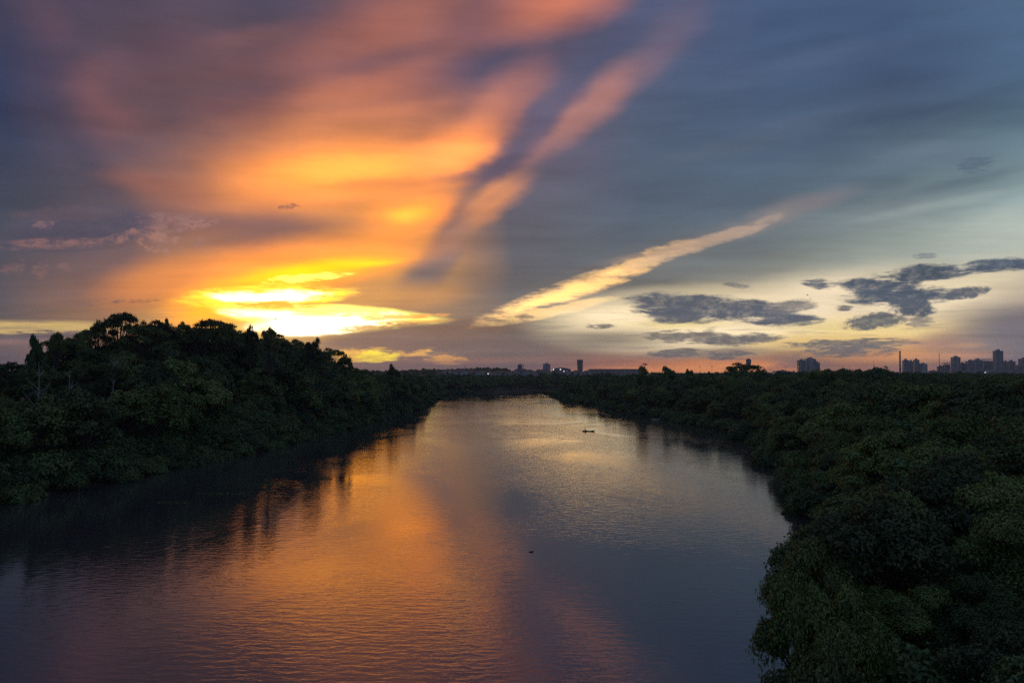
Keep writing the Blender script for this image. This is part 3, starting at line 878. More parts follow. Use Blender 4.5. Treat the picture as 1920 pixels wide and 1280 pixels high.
# right bank
scatter('right edge', 10, 120, -5, 800, 3.4, 6, -1.6, 5, lambda x, y, d, r: 'shrub', lambda x, y, d, r: r.uniform(.6, 1.1), isR)
def rk(x, y, d, r):
    q = math.hypot(x, y)
    return 'fine' if q < 85 else 'near' if q < 170 else 'middle' if q < 420 else 'far'
def rsz(x, y, d, r):
    pxx = 960 + x / max(y, 1) * 1493
    if 1525 < pxx < 1670 and 300 < y < 400: return r.uniform(1.25, 1.42)
    base = float(np.interp(y, [0, 60, 110, 200, 420, 900], [.9, .93, 1.0, 1.02, 1.02, .98]))
    base *= 1.06 + .13 * math.sin(x * .075 + 1.1) * math.sin(y * .052 + .4) + .07 * math.sin(x * .021 - y * .017)
    return base * r.choice([r.uniform(.62, .85), r.uniform(.85, 1.05), r.uniform(.95, 1.05 + .3 * (y < 200))]) * float(np.interp(d, [0, 8, 20], [.72, .9, 1.0]))
scatter('right wood', 10, 400, -5, 260, 6.3, 7, 2.0, 400, rk, rsz, isR)
scatter('right mid wood', 10, 520, 260, 560, 7.2, 8, 2.5, 500, rk, rsz, isR)
scatter('right far wood', 10, 800, 560, 1100, 9.5, 9, 3, 900, rk, rsz, lambda X, Y: (X > 38))
scatter('town trees', -1800, 2900, 1200, 2600, 24, 11, 5, 4000, lambda x, y, d, r: 'far', lambda x, y, d, r: r.uniform(.3, .6) if y < 1750 else r.uniform(.8, 1.2), lambda X, Y: ~((X / Y * 1493 > -5) & (X / Y * 1493 < 260) & (Y > 1420)))

# the largest in the picture become trees of their own
def size_px(p):
    H = PROTO[p[5]][0][2]; R = PROTO[p[5]][0][3]
    dist = math.sqrt(p[0] ** 2 + p[1] ** 2)
    edge = abs(p[0]) / max(p[1], 1)
    s = p[3] * (R + .3 * H) / max(dist, 5)
    if edge > .64 + 5 / max(p[1], 1): s *= .2
    if p[1] < 24: s *= .15
    if p[6] == 'left wood' and river_sd([p[0]], [p[1]])[0] > 55: s *= .3
    return s
def inst(key, idx, loc, s, rz, name, label, cat, group, sz=None):
    tm, cm, _, _ = PROTO[key][idx % len(PROTO[key])]
    e = empty(name, loc, rz)
    e.scale = (s, s, sz or s)
    tag(e, label, cat, group)
    t = link('trunk', tm, e); c = link('crown', cm, e)
    return e

TREEK = [p for p in PLANTS if p[5] != 'shrub']
SHRUB = [p for p in PLANTS if p[5] == 'shrub']
TREEK.sort(key=size_px, reverse=True); SHRUB.sort(key=size_px, reverse=True)
LAB = {
 'left wood': ('dark leafy tree among the dense wood on the slope above the left bank', 'trees on the slope of the left bank'),
 'left slope': ('dark bushy tree low on the left bank just above the waterside shrubs', 'low trees behind the waterside shrubs on the left'),
 'left far wood': ('small dark tree on the left bank near the bend of the river', 'trees on the left bank near the bend'),
 'far bank': ('tree in the dark belt of woodland on the far bank beyond the bend', 'trees on the far bank beyond the bend'),
 'right wood': ('broad leafy dark green tree in the dense wood on the near right bank', 'broad trees on the near right bank'),
 'right mid wood': ('dark tree in the flat canopy behind the right bank, mid distance', 'trees in the canopy on the right bank'),
 'town trees': ('small dark tree between the houses of the far town', 'trees among the far town'),
 'right far wood': ('small dark tree in the distant canopy on the right bank', 'distant trees on the right bank'),
}
LABS = {
 'left edge': ('low green shrub at the water edge of the left bank', 'shrubs along the left waterline'),
 'left slope': ('rounded green bush on the lower slope of the left bank', 'bushes on the lower slope of the left bank'),
 'right edge': ('low dark shrub at the foot of the right bank by the water', 'shrubs along the right waterline'),
}
NTREE, NSHR = 278, 290
ORD = ['nearest', 'second nearest', 'third nearest', 'fourth nearest', 'fifth nearest', 'sixth nearest', 'seventh nearest', 'eighth nearest', 'ninth nearest', 'tenth nearest',
       'eleventh nearest', 'twelfth nearest'] + [w + ' nearest' for w in 'thirteenth fourteenth fifteenth sixteenth seventeenth eighteenth nineteenth twentieth'.split()]
def column(p):
    px = 960 + p[0] / max(p[1], 1) * FPX
    if p[6].startswith('left'):
        for lim, t in ((60, 'hard by the left frame edge'), (140, 'below the low left end of the skyline'), (215, 'below the tallest skyline crown'), (290, 'below the lacy crowns'), (360, 'below the middle of the left skyline'), (430, 'below the flat umbrella tree'),
                       (520, 'left of the white glare'), (600, 'right under the white glare'), (700, 'below the right shoulder of the hill'), (860, 'towards the river bend')):
            if px < lim: return t
        return 'at the river bend'
    for lim, t in ((1130, 'at the point by the bend'), (1200, 'nearest the canoe'), (1300, 'beneath the palm'), (1420, 'beneath the water tower'), (1480, 'left of the stepped towers'), (1540, 'beneath the stepped towers'), (1610, 'beneath the tree clump'),
                   (1690, 'left of the chimney'), (1740, 'beneath the chimney towers'), (1790, 'beneath the tall pole'), (1850, 'beneath the flats'), (1900, 'beneath the skyscraper')):
        if px < lim: return t
    return 'along the right frame edge'
def depth(p):
    q = math.hypot(p[0], p[1])
    for lim, t in ((48, 'in the foreground'), (70, 'just behind the foreground'), (100, 'in the near wood'), (160, 'in the middle wood'), (260, 'in the farther wood')):
        if q < lim: return t
    return 'in the distance'
NOUN = {'left wood': 'left-bank trees', 'left slope': 'left-bank trees', 'left far wood': 'left-bank trees', 'far bank': 'far-bank trees', 'town trees': 'town trees',
        'right wood': 'right-bank crowns', 'right mid wood': 'right-bank crowns', 'right far wood': 'right-bank crowns'}
NOUNS = {'left edge': 'left waterline shrubs', 'left slope': 'left slope bushes', 'right edge': 'right waterline shrubs'}
def named(plist, adj):
    NM = NOUN if adj == 'tree' else NOUNS
    cells = {}
    for p in plist:
        cells.setdefault((NM[p[6]], column(p), depth(p) if not p[6].startswith('left') else ''), []).append(p)
    out = []
    for (zn, co, de), ps in cells.items():
        ps.sort(key=lambda p: math.hypot(p[0], p[1]))
        noun = zn
        for i, p in enumerate(ps):
            if len(ps) == 1: lab = 'only one of the %s %s %s' % (noun, de, co)
            elif i < 20: lab = '%s of the %s %s %s' % (ORD[i], noun, de, co)
            else: lab = 'farther one of the %s %s %s' % (noun, de, co)
            out.append((p, ' '.join(lab.split()), 'the %s %s' % (noun, co)))
    return out
tally = 0
for p, lab, grp in named(TREEK[:NTREE], 'tree'):
    inst(p[5], tally, p[:3], p[3], p[4], 'broadleaf_tree', lab, 'tree', grp); tally += 1
for p, lab, grp in named(SHRUB[:NSHR], 'shrub'):
    inst('shrub', tally, p[:3], p[3], p[4], 'riverside_shrub', lab, 'shrub', grp); tally += 1

def gn_forest(name, pts, keys):
    """the rest of the wood as one object: points that carry copies of the tree meshes"""
    me = bpy.data.meshes.new(name)
    me.from_pydata([p[:3] for p in pts], [], [])
    for nm, dt, vals in (('tree_scale', 'FLOAT', [p[3] for p in pts]), ('turn', 'FLOAT', [p[4] for p in pts]),
                         ('pick', 'INT', [keys.index(p[5]) * 4 + i % 4 for i, p in enumerate(pts)])):
        at = me.attributes.new(nm, dt, 'POINT'); at.data.foreach_set('value', vals)
    o = link(name, me); tag(o, kind='stuff')
    g = bpy.data.node_groups.new(name, 'GeometryNodeTree')
    g.interface.new_socket('Geometry', in_out='INPUT', socket_type='NodeSocketGeometry')
    g.interface.new_socket('Geometry', in_out='OUTPUT', socket_type='NodeSocketGeometry')
    n, l = g.nodes, g.links
    gi = n.new('NodeGroupInput'); go = n.new('NodeGroupOutput')
    jn = n.new('GeometryNodeJoinGeometry')
    srcs = []
    for k in keys:
        for i in range(4):
            srcs.append((k, i))
    for k, i in reversed(srcs):
        # one visible tree of that mesh is the source
        tm, cm = PROTO[k][i][:2]
        ob_t = next(ob for ob in tm_users[tm.name]); ob_c = next(ob for ob in tm_users[cm.name])
        j2 = n.new('GeometryNodeJoinGeometry')
        for ob in (ob_t, ob_c):
            q = n.new('GeometryNodeObjectInfo'); q.inputs[0].default_value = ob; q.transform_space = 'ORIGINAL'
            l.new(q.outputs['Geometry'], j2.inputs[0])
        gt = n.new('GeometryNodeGeometryToInstance'); l.new(j2.outputs[0], gt.inputs[0])
        l.new(gt.outputs[0], jn.inputs[0])
    ip = n.new('GeometryNodeInstanceOnPoints')
    l.new(gi.outputs[0], ip.inputs['Points']); l.new(jn.outputs[0], ip.inputs['Instance'])
    ip.inputs['Pick Instance'].default_value = True
    def attr(nm, ty):
        a = n.new('GeometryNodeInputNamedAttribute'); a.data_type = ty; a.inputs[0].default_value = nm; return a.outputs[0]
    l.new(attr('pick', 'INT'), ip.inputs['Instance Index'])
    cr = n.new('ShaderNodeCombineXYZ'); l.new(attr('turn', 'FLOAT'), cr.inputs[2]); l.new(cr.outputs[0], ip.inputs['Rotation'])
    l.new(attr('tree_scale', 'FLOAT'), ip.inputs['Scale'])
    l.new(ip.outputs[0], go.inputs[0])
    md = o.modifiers.new('trees', 'NODES'); md.node_group = g
    return o

def special(px, ytop, Y, wpx, key, idx, label, rz=0.0, cat='tree', nm='broadleaf_tree'):
    """a tree one can point at: by its azimuth, distance, top and spread"""
    X = (px - 960) / FPX * Y
    z = float(ground_h([X], [Y])[0]) - .2
    H, R = PROTO[key][idx % len(PROTO[key])][2:4]
    top = CAM_H + (HOR - ytop) / FPX * Y
    sxy = wpx / FPX * Y / 2 / R
    inst(key, idx, (X, Y, z), sxy, rz, nm, label, cat, None, (top - z) / H)
special(222, 586, 229, 84, 'open', 0, 'tallest broad-crowned tree on the left skyline, crown open to the sky', .3)
special(181, 600, 222, 34, 'open', 3, 'slim tree leaning beside the tallest crown on the left skyline', 1.0)
special(272, 602, 236, 44, 'open', 1, 'umbrella crown just right of the tallest tree on the left skyline', 2)
special(303, 597, 232, 34, 'open', 2, 'small round lacy crown standing above the left skyline, second right of the tallest tree', 4)
special(345, 603, 240, 36, 'open', 3, 'thin lacy tree against the orange sky in the middle of the left skyline', 5)
special(425, 602, 250, 66, 'open', 4, 'wide flat umbrella tree against the yellow glare on the left skyline', 1.2)
special(470, 610, 255, 36, 'open', 1, 'small flat-topped tree just left of the white glare', .2)
special(505, 614, 262, 40, 'open', 0, 'lacy tree silhouetted right against the white glare above the left bank', 2.2)
special(586, 634, 300, 44, 'open', 2, 'lacy round tree at the right shoulder of the left hill, below the glare', 3.2)
special(645, 664, 330, 34, 'open', 3, 'open tree on the falling right end of the left hill', .7)
special(1505, 1012, 57, 190, 'fine', 1, 'ragged tree overhanging the water where the near bank juts out', .5)
special(1545, 1105, 44, 250, 'fine', 3, 'tufted tree leaning over the river below the jutting one', 2.5)
special(1560, 1215, 36, 270, 'fine', 1, 'overhanging tree at the bottom edge beside the open water', 4.1)
special(738, 682, 420, 30, 'open', 4, 'small bushy tree where the left wood meets the horizon', .7)
special(105, 622, 205, 30, 'open', 0, 'pointed tree on the low part of the left skyline', 1.9)
special(62, 630, 200, 40, 'middle', 2, 'rounded dark tree near the left frame edge on the skyline', 1.9)
special(155, 628, 210, 30, 'middle', 1, 'small round tree between the pointed tree and the tallest left tree', .4)
special(1390, 680, 500, 78, 'open', 1, 'wide umbrella tree on the right skyline in front of the water tower', .9)
special(1208, 686, 480, 36, 'middle', 0, 'round dark tree on the right skyline beneath the palm', .4)
special(1248, 688, 470, 42, 'middle', 2, 'broad round tree just right of the palm on the right skyline', 1.4)
special(1292, 693, 460, 26, 'middle', 4, 'small tree left of the two utility poles on the right skyline', 1.1)

# make sure every mesh has a visible tree of its own
tm_users = {}
def note_users():
    for ob in C.objects:
        if ob.type == 'MESH' and ob.data: tm_users.setdefault(ob.data.name, []).append(ob)
rest = TREEK[NTREE:]
for k in ('fine', 'near', 'middle', 'far', 'open'):
    for i in range(4):
        used = {id(ob.data) for ob in C.objects if ob.type == 'MESH'}
        have = any(ob.type == 'MESH' and ob.data == PROTO[k][i][1] for ob in C.objects)
        if not have:
            c = [p for p in rest if p[5] == k]
            if c:
                p = c[0]; rest.remove(p); lab, grp = LAB[p[6]]
                inst(k, i, p[:3], p[3], p[4], 'broadleaf_tree', lab, 'tree', grp)
note_users()
fk = [k for k in ('fine', 'near', 'middle', 'far', 'open') if any(p[5] == k for p in rest) and all(PROTO[k][i][1].name in tm_users for i in range(4))]
rest = [p for p in rest if p[5] in fk]
gn_forest('forest', rest, fk)
gn_forest('undergrowth', SHRUB[NSHR:], ['shrub'])

# ------------------------------------------------------------------ the town
CONC = plain('render_pale', (.30, .31, .34), (.40, .41, .44), .08, .85)
CONC2 = plain('render_grey', (.20, .21, .24), (.28, .29, .33), .08, .85)
BRICK = plain('render_brown', (.20, .15, .13), (.28, .21, .18), .1, .85)
GLASSM = plain('window_glass', (.03, .04, .05), (.06, .07, .08), .3, .25, 0, .6)
TILE = plain('roof_tile', (.16, .085, .06), (.24, .13, .09), .6, .85)
METAL = plain('galvanised_steel', (.10, .10, .11), (.18, .18, .19), 1.0, .5, .6)
DARKM = plain('dark_steel', (.03, .03, .03), (.06, .06, .06), 1.0, .6)
WALLW = plain('whitewash', (.42, .40, .37), (.55, .52, .48), .3, .9)
LAMPM = plain('lamp_glass', (.8, .8, .8), (.9, .9, .9), 1.0, .3, emit=((.85, .93, 1.0), 3.5))
WINM = plain('lit_glass', (.5, .45, .35), (.6, .5, .4), 1.0, .3, emit=((1.0, .8, .5), 1.2))

def at(px, Y): return (px - 960) / FPX * Y
def ztop(py, Y): return CAM_H + (HOR - py) / FPX * Y

def tower(px0, px1, py, Y, label, wall=None, bays=3, steps=(), frame=False, mast=0.0, rz=0.0, name='apartment_tower', cat='building', group=None, lit=()):
    wall = wall or CONC
    x0, x1 = at(px0, Y), at(px1, Y); cx = (x0 + x1) / 2; w = x1 - x0
    gz = float(ground_h([cx], [Y])[0]); H = ztop(py, Y) - gz; D = w * .75
    e = empty(name, (cx, Y, gz), rz); tag(e, label, cat, group)
    roofh = min(H * .08, 5.0) if not frame else 0
    Hb = H - roofh - (0 if frame else 1.0)
    m = MB(); m.box(-w / 2, w / 2, -D / 2, D / 2, 0, Hb)
    for (a, b, hh) in steps:                      # lower or higher wings as fractions of width and height
        m.box(-w / 2 + a * w, -w / 2 + b * w, -D / 2 - 1.5, D / 2 - .6, 0, Hb * hh)
    m.build('wall', wall, e)
    f = MB()
    for i in range(bays + 1):
        x = -w / 2 + .5 + i * (w - 1.0) / bays
        f.box(x - .5, x + .5, -D / 2 - .9, -D / 2 + .1, 0, Hb + (.8 if not frame else 0))
    f.build('pilaster', CONC2 if wall is CONC else CONC, e)
    nfl = max(2, int(Hb / 3.1))
    s = MB(); g = MB()
    for k in range(nfl):
        z = 1.0 + k * 3.1
        if z + 2.4 > Hb: break
        for i in range(bays):
            xa = -w / 2 + 1.0 + i * (w - 1.0) / bays; xb = xa + (w - 1.0) / bays - 1.0
            s.box(xa, xb, -D / 2 - .7, -D / 2 + .05, z - .3, z)
            q = (xb - xa)
            g.box(xa + q * .12, xa + q * .44, -D / 2 - .06, -D / 2 + .05, z + .7, z + 2.1)
            g.box(xa + q * .56, xa + q * .88, -D / 2 - .06, -D / 2 + .05, z + .7, z + 2.1)
        for j in (-.25, .25):
            g.box(-w / 2 - .06, -w / 2 + .05, j * D - 1, j * D + 1, z + .7, z + 2.1)
            g.box(w / 2 - .05, w / 2 + .06, j * D - 1, j * D + 1, z + .7, z + 2.1)
    tag(s.build('balcony', CONC2, e), kind='stuff'); tag(g.build('window', GLASSM, e), kind='stuff')
    if not frame:
        r = MB(); r.box(-w / 2 - .2, w / 2 + .2, -D / 2 - 1.0, D / 2 + .2, Hb + .003, Hb + 1.0); r.build('parapet', wall, e)
        r = MB(); r.box(-w * .2, w * .2, -D * .22, D * .22, Hb + 1.003, Hb + 1.0 + roofh); r.build('roof_house', CONC2, e)
        r = MB(); r.box(w * .06, w * .16, -D * .1, D * .1, Hb + 1.004 + roofh, Hb + 2.6 + roofh); r.build('water_tank', CONC2, e)
    else:
        r = MB()                                   # bare concrete frame on top of an unfinished block
        for i in range(bays + 1):
            x = -w / 2 + .5 + i * (w - 1.0) / bays
            r.box(x - .45, x + .45, -D / 2, -D / 2 + .9, Hb, Hb + 7)
            r.box(x - .45, x + .45, D / 2 - .9, D / 2, Hb, Hb + 7)
        r.box(-w / 2, w / 2, -D / 2 - .1, D / 2 + .1, Hb + 7.003, Hb + 8)
        r.build('roof_frame', CONC2, e)
    if mast:
        r = MB(); r.tube([(w * .1, 0, Hb), (w * .1, 0, Hb + roofh + mast)], [.35, .12], 5); r.build('antenna', DARKM, e)
    return e

Yf = 3000.0
tower(970.5, 979.5, 682, 2300, 'narrow dark tower block left of the thin mast beyond the bend', CONC2, 2)
tower(1018, 1031.5, 680.5, 2300, 'pale twin-headed tower block left of the arena', CONC, 3, steps=((0, .42, 1.04), (.58, 1, 1.03)))
tower(1496, 1509, 673, 2800, 'left tower of the stepped cluster on the right skyline before the tree clump', CONC2, 3, steps=((.0, .3, 1.03),), mast=6)
tower(1509.5, 1527, 670, 2850, 'tallest tower in the stepped cluster on the right skyline', CONC, 4, steps=((.25, .75, 1.05),), mast=4)
tower(1526, 1535.5, 677, 2800, 'lowest right tower of the stepped cluster on the right skyline', CONC2, 3)
tower(1693, 1702.5, 672.5, Yf, 'grey tower block just right of the chimney', CONC2, 3)
tower(1703, 1712, 675, Yf + 60, 'pale tower block second right of the chimney, slightly lower', CONC, 3, mast=5)
tower(1713, 1722, 672, Yf, 'grey tower block third right of the chimney with a dark top', CONC2, 3)
tower(1723.5, 1736, 680, Yf, 'lower squat tower block fourth right of the chimney', CONC, 3, steps=((.2, .8, 1.05),))
tower(1758, 1768, 685, Yf, 'low block behind the tall pole', BRICK, 3)
tower(1769, 1779, 683.5, Yf + 40, 'unfinished block with open concrete frame just right of the tall pole', CONC2, 4, frame=True)
tower(1785, 1798, 667, Yf, 'tall crowned tower block between the open frame block and the low tower', CONC2, 3, steps=((.2, .8, 1.03),), mast=3)
tower(1799.5, 1809, 679, Yf + 30, 'short tower block right of the crowned tower', CONC2, 2)
tower(1812, 1825, 674.5, Yf, 'left half of the wide grey slab of flats', CONC2, 4, mast=3)
tower(1825.5, 1839, 672, Yf + 50, 'right half of the wide grey slab of flats, one storey higher', CONC, 4)
tower(1840, 1858, 676.5, Yf + 80, 'wide unfinished block with open concrete frame right of the slab of flats', CONC, 6, frame=True)
tower(1864.5, 1878, 655, Yf, 'tallest slim skyscraper near the right frame edge', CONC2, 3, steps=((.3, .7, 1.01),), mast=5)
tower(1880, 1889, 676, Yf + 20, 'pale round-topped tower left half, right of the skyscraper', CONC, 3)
tower(1889.5, 1901, 675, Yf + 90, 'brown-grey tower right of the pale round-topped tower', BRICK, 4)
tower(1903, 1912, 684, Yf, 'low block between the brown tower and the frame edge tower', CONC2, 3)
tower(1912.5, 1928, 670, Yf, 'tower block cut by the right frame edge', CONC2, 4, steps=((.4, 1, 1.06),))
tower(1451, 1477, 694, 1900, 'long low pale block right of the umbrella tree', CONC, 8, name='low_block')
tower(1478, 1494, 696, 1950, 'small low block at the foot of the stepped cluster', CONC, 5, name='low_block')
for i, (a, b, y, lab) in enumerate([(1740, 1757, 694, 'low pale shed left of the tall pole on the right skyline'), (1781, 1800, 693.5, 'low pale building below the crowned tower'),
        (1802, 1822, 694.5, 'low grey building below the slab of flats'), (1826, 1842, 692.5, 'low grey building left of the bright lamp'),
        (1848, 1866, 693, 'low building right of the bright lamp'), (1880, 1902, 694, 'low building at the foot of the brown tower'), (1664, 1682, 697, 'low grey building left of the chimney')]):
    tower(a, b, y, 2500 + 17 * i, lab, (CONC, CONC2)[i % 2], 5, name='low_block')

# round tower
def round_tower():
    Y = 2500; cx = at(1087.5, Y); r = at(966.2, Y); gz = float(ground_h([cx], [Y])[0]); H = ztop(674, Y) - gz
    e = empty('round_tower', (cx, Y, gz)); tag(e, 'dark round tower with a wider glazed head, right of the arena', 'building')
    m = MB(); m.tube([(0, 0, 0), (0, 0, H * .2), (0, 0, H * .78)], [r * .86, r * .8, r * .84], 20); m.build('wall', BRICK, e)
    m = MB(); m.tube([(0, 0, H * .78 + .003), (0, 0, H * .96)], [r * .88, r * .88], 20); m.build('glazed_head', GLASSM, e)
    m = MB()
    for k in range(14):
        a = k / 14 * 2 * math.pi; m.box(r * .88 * math.cos(a) - .4, r * .88 * math.cos(a) + .4, r * .88 * math.sin(a) - .4, r * .88 * math.sin(a) + .4, H * .76, H * .97)
    tag(m.build('mullion', CONC2, e), kind='stuff')
    m = MB(); m.cyl(0, 0, H * .97, H, r * .95, r * .9, 20); m.build('roof', CONC2, e)
    m = MB()
    for k in range(10):
        z = H * (.05 + .07 * k)
        m.tube([(0, 0, z), (0, 0, z + .5)], [r * .9, r * .9], 20)
    tag(m.build('floor_band', CONC2, e), kind='stuff')
round_tower()

def arena():
    Y = 2600; cx = at(1052, Y); hw = (at(1069, Y) - at(1035, Y)) / 2; gz = float(ground_h([cx], [Y])[0]); H = ztop(689, Y) - gz
    e = empty('arena', (cx, Y, gz)); tag(e, 'low arched arena with floodlights burning, left of the round tower', 'arena')
    m = MB(); m.box(-hw, hw, -hw * .6, hw * .6, 0, H * .45); m.build('wall', CONC2, e)
    m = MB(); n = 14; vs = []
    for k in range(n + 1):
        t = k / n; x = -hw * 1.03 + 2.06 * hw * t; z = H * .45 + H * .55 * math.sin(math.pi * (.12 + .76 * t)) ** .8
        vs += [(x, -hw * .66, z), (x, hw * .66, z), (x, -hw * .66, H * .45 + .01), (x, hw * .66, H * .45 + .01)]
    fs = []
    for k in range(n):
        a, b = 4 * k, 4 * k + 4
        fs += [(a, b, b + 1, a + 1), (a + 2, b + 2, b, a), (a + 1, b + 1, b + 3, a + 3), (a + 2, a + 3, b + 3, b + 2)]
    fs += [(0, 1, 3, 2), (4 * n, 4 * n + 2, 4 * n + 3, 4 * n + 1)]
    m.add(vs, fs); m.build('roof', METAL, e)
    m = MB()
    for k in range(9):
        x = -hw * .96 + 1.92 * hw * k / 8; m.box(x - .5, x + .5, -hw * .6 - 1.2, -hw * .6 - .02, 0, H * .62)
    tag(m.build('pillar', CONC, e), kind='stuff')
    for (dx, z, s) in ((-.88, .42, 2.0), (-.12, .45, 2.0), (-.80, .10, 1.5), (-.1, .12, 1.5), (.28, .14, 1.5), (.62, .2, 1.3)):
        m = MB(); m.box(-s * .6, s * .6, -.5, .5, -s * .45, s * .45)
        fl = m.build('floodlight', LAMPM, e, (dx * hw, -hw * .6 - 2.2, z * H + 5))
        m = MB(); m.tube([(0, .6, -z * H - 5), (0, .6, s * .5)], [.25, .2], 5); m.build('bracket', DARKM, fl)
arena()

def hall():
    Y = 3100; x0, x1 = at(1100, Y), at(1204, Y); cx = (x0 + x1) / 2; w = x1 - x0
    gz = float(ground_h([cx], [Y])[0]); H = ztop(691.5, Y) - gz
    e = empty('stadium', (cx, Y, gz)); tag(e, 'long low stadium with a flat overhanging roof, right of the round tower', 'stadium')
    m = MB(); m.box(-w * .44, w * .44, -25, 25, 0, H * .72); m.build('wall', CONC2, e)
    m = MB(); m.box(-w * .46, w * .46, -27, 27, H * .72 + .003, H * .86); m.build('gallery', CONC, e)
    m = MB()
    m.add([(-w / 2, -34, H * .93), (w / 2, -34, H * .93), (w / 2, 34, H * .93), (-w / 2, 34, H * .93),
           (-w * .42, -30, H), (w * .42, -30, H), (w * .42, 30, H), (-w * .42, 30, H), (-w * .45, -27, H * .86 + .004), (w * .45, -27, H * .86 + .004), (w * .45, 27, H * .86 + .004), (-w * .45, 27, H * .86 + .004)],
          [(4, 5, 6, 7), (0, 1, 5, 4), (1, 2, 6, 5), (2, 3, 7, 6), (3, 0, 4, 7), (8, 9, 1, 0), (9, 10, 2, 1), (10, 11, 3, 2), (11, 8, 0, 3), (11, 10, 9, 8)])
    m.build('roof', METAL, e)
    m = MB()
    for k in range(18):
        x = -w * .43 + .86 * w * k / 17; m.box(x - .7, x + .7, -28.5, -27.01, 0, H * .86)
    tag(m.build('pillar', CONC, e), kind='stuff')
hall()

# chimney, masts, poles
def chimney():
    Y = 2400; cx = at(1687.5, Y); r = at(961.5, Y); gz = float(ground_h([cx], [Y])[0]); H = ztop(658, Y) - gz
    e = empty('chimney', (cx, Y, gz)); tag(e, 'tall dark round factory chimney standing alone on the right skyline', 'chimney')
    m = MB(); m.cyl(0, 0, 0, H - 3, r * 1.25, r * .85, 14); m.build('shaft', BRICK, e)
    m = MB(); m.cyl(0, 0, H - 3 + .003, H, r * 1.0, r * 1.0, 14); m.build('rim', DARKM, e)
    for k in (.35, .6, .82):
        m = MB(); m.cyl(0, 0, H * k, H * k + .6, r * 1.35, r * 1.35, 14); m.build('platform', DARKM, e)
chimney()
def mast(px, py, Y, r, label, arms=(), name='radio_mast', cat='mast', mat=None):
    cx = at(px, Y); gz = float(ground_h([cx], [Y])[0]); H = ztop(py, Y) - gz
    e = empty(name, (cx, Y, gz)); tag(e, label, cat)
    m = MB(); m.tube([(0, 0, 0), (0, 0, H)], [r, r * .45], 6); m.build('pole', mat or DARKM, e)
    for (z, hwd) in arms:
        m = MB(); m.box(-hwd, hwd, -.15, .15, H * z - .2, H * z + .2); m.build('crossarm', mat or DARKM, e)
mast(872, 684, 1500, .45, 'thin radio mast above the houses left of the bend', ((.80, .8), (.9, .6)))
mast(981.5, 681, 2300, .8, 'thin mast close beside the narrow dark tower block', ((.9, .9),))
mast(1312.5, 686, 900, .22, 'left one of two thin utility poles above the right wood', ((.97, .9),), 'utility_pole', 'pole')
mast(1335, 685, 900, .22, 'right one of two thin utility poles above the right wood', ((.97, .9),), 'utility_pole', 'pole')
mast(1638, 676, 2000, .5, 'short thin mast over the tree clump on the right skyline', ((.93, .8),))
mast(1761, 661, 2100, 1.0, 'tall dark pole with short arms between two groups of towers', ((.88, 3.0), (.95, 2.0)), 'pylon', 'pylon')
mast(1781.5, 676, 2600, .5, 'thin mast left of the crowned tower', ((.93, 1.0),))

def lamp(px, py, Y, label):
    cx = at(px, Y); gz = float(ground_h([cx], [Y])[0]); H = ztop(py, Y) - gz
    e = empty('street_lamp', (cx, Y, gz)); tag(e, label, 'lamp')
    m = MB(); m.tube([(0, 0, 0), (0, 0, H - .4), (0, -.8, H)], [.2, .12, .1], 6); m.build('pole', METAL, e)
    m = MB(); m.tube([(0, -1.9, H - .9), (0, -.8, H - .9)], [.7, .7], 8); m.build('lamp_head', LAMPM, e)
lamp(1846, 697.2, 2200, 'bright street lamp burning at the edge of the right wood below the flats')
lamp(915, 699.5, 1380, 'street lamp burning white among the houses beyond the far bank')

def water_tower():
    Y = 560; cx = at(1403.5, Y); gz = float(ground_h([cx], [Y])[0]); H = ztop(672, Y) - gz
    e = empty('water_tower', (cx, Y, gz)); tag(e, 'slim water tower rising behind the umbrella tree on the right skyline', 'water tower')
    for sx in (-1.1, 1.1):
        for sy in (-1.1, 1.1):
            m = MB(); m.tube([(sx * 1.5, sy * 1.5, 0), (sx, sy, H - 4.003)], [.22, .16], 6); m.build('leg', CONC2, e)
    for k in (.35, .6, .82):
        m = MB()
        for a, b in (((-1, -1), (1, -1)), ((1, -1), (1, 1)), ((1, 1), (-1, 1)), ((-1, 1), (-1, -1))):
            m.tube([(a[0] * 1.25, a[1] * 1.25, H * k), (b[0] * 1.25, b[1] * 1.25, H * k)], [.08, .08], 4)
        m.build('brace', CONC2, e)
    m = MB(); m.cyl(0, 0, H - 4, H - .8, 1.75, 1.75, 14); m.build('tank', CONC2, e)
    m = MB(); m.cyl(0, 0, H - .797, H, 1.9, .5, 14); m.build('tank_roof', METAL, e)
water_tower()

# houses on the rise beyond the far bank
def house_proto(w, d, h, rh, wm, hip):
    a = MB(); a.box(-w / 2, w / 2, -d / 2, d / 2, -1.5, h)
    if not hip:
        a.add([(-w / 2, -d / 2, h), (-w / 2, d / 2, h), (-w / 2, 0, h + rh), (w / 2, -d / 2, h), (w / 2, d / 2, h), (w / 2, 0, h + rh)], [(0, 1, 2), (3, 5, 4)])
    r = MB(); o = .5; t = .15; q = w * .25 if hip else 0
    r.add([(-w / 2 - o, -d / 2 - o, h - .1), (w / 2 + o, -d / 2 - o, h - .1), (w / 2 + o - q, 0, h + rh + t), (-w / 2 - o + q, 0, h + rh + t), (w / 2 + o, d / 2 + o, h - .1), (-w / 2 - o, d / 2 + o, h - .1)],
          [(0, 1, 2, 3), (4, 5, 3, 2), (1, 4, 2), (5, 0, 3), (0, 5, 4, 1)])
    wd = MB(); wd.box(-.6, .6, -.06, .06, 0, 1.3)
    dr = MB(); dr.box(-.5, .5, -.06, .06, 0, 2.1)
    return a.mesh('wall', wm), r.mesh('roof', TILE), wd.mesh('window', GLASSM), dr.mesh('door', DARKM), w, d, h
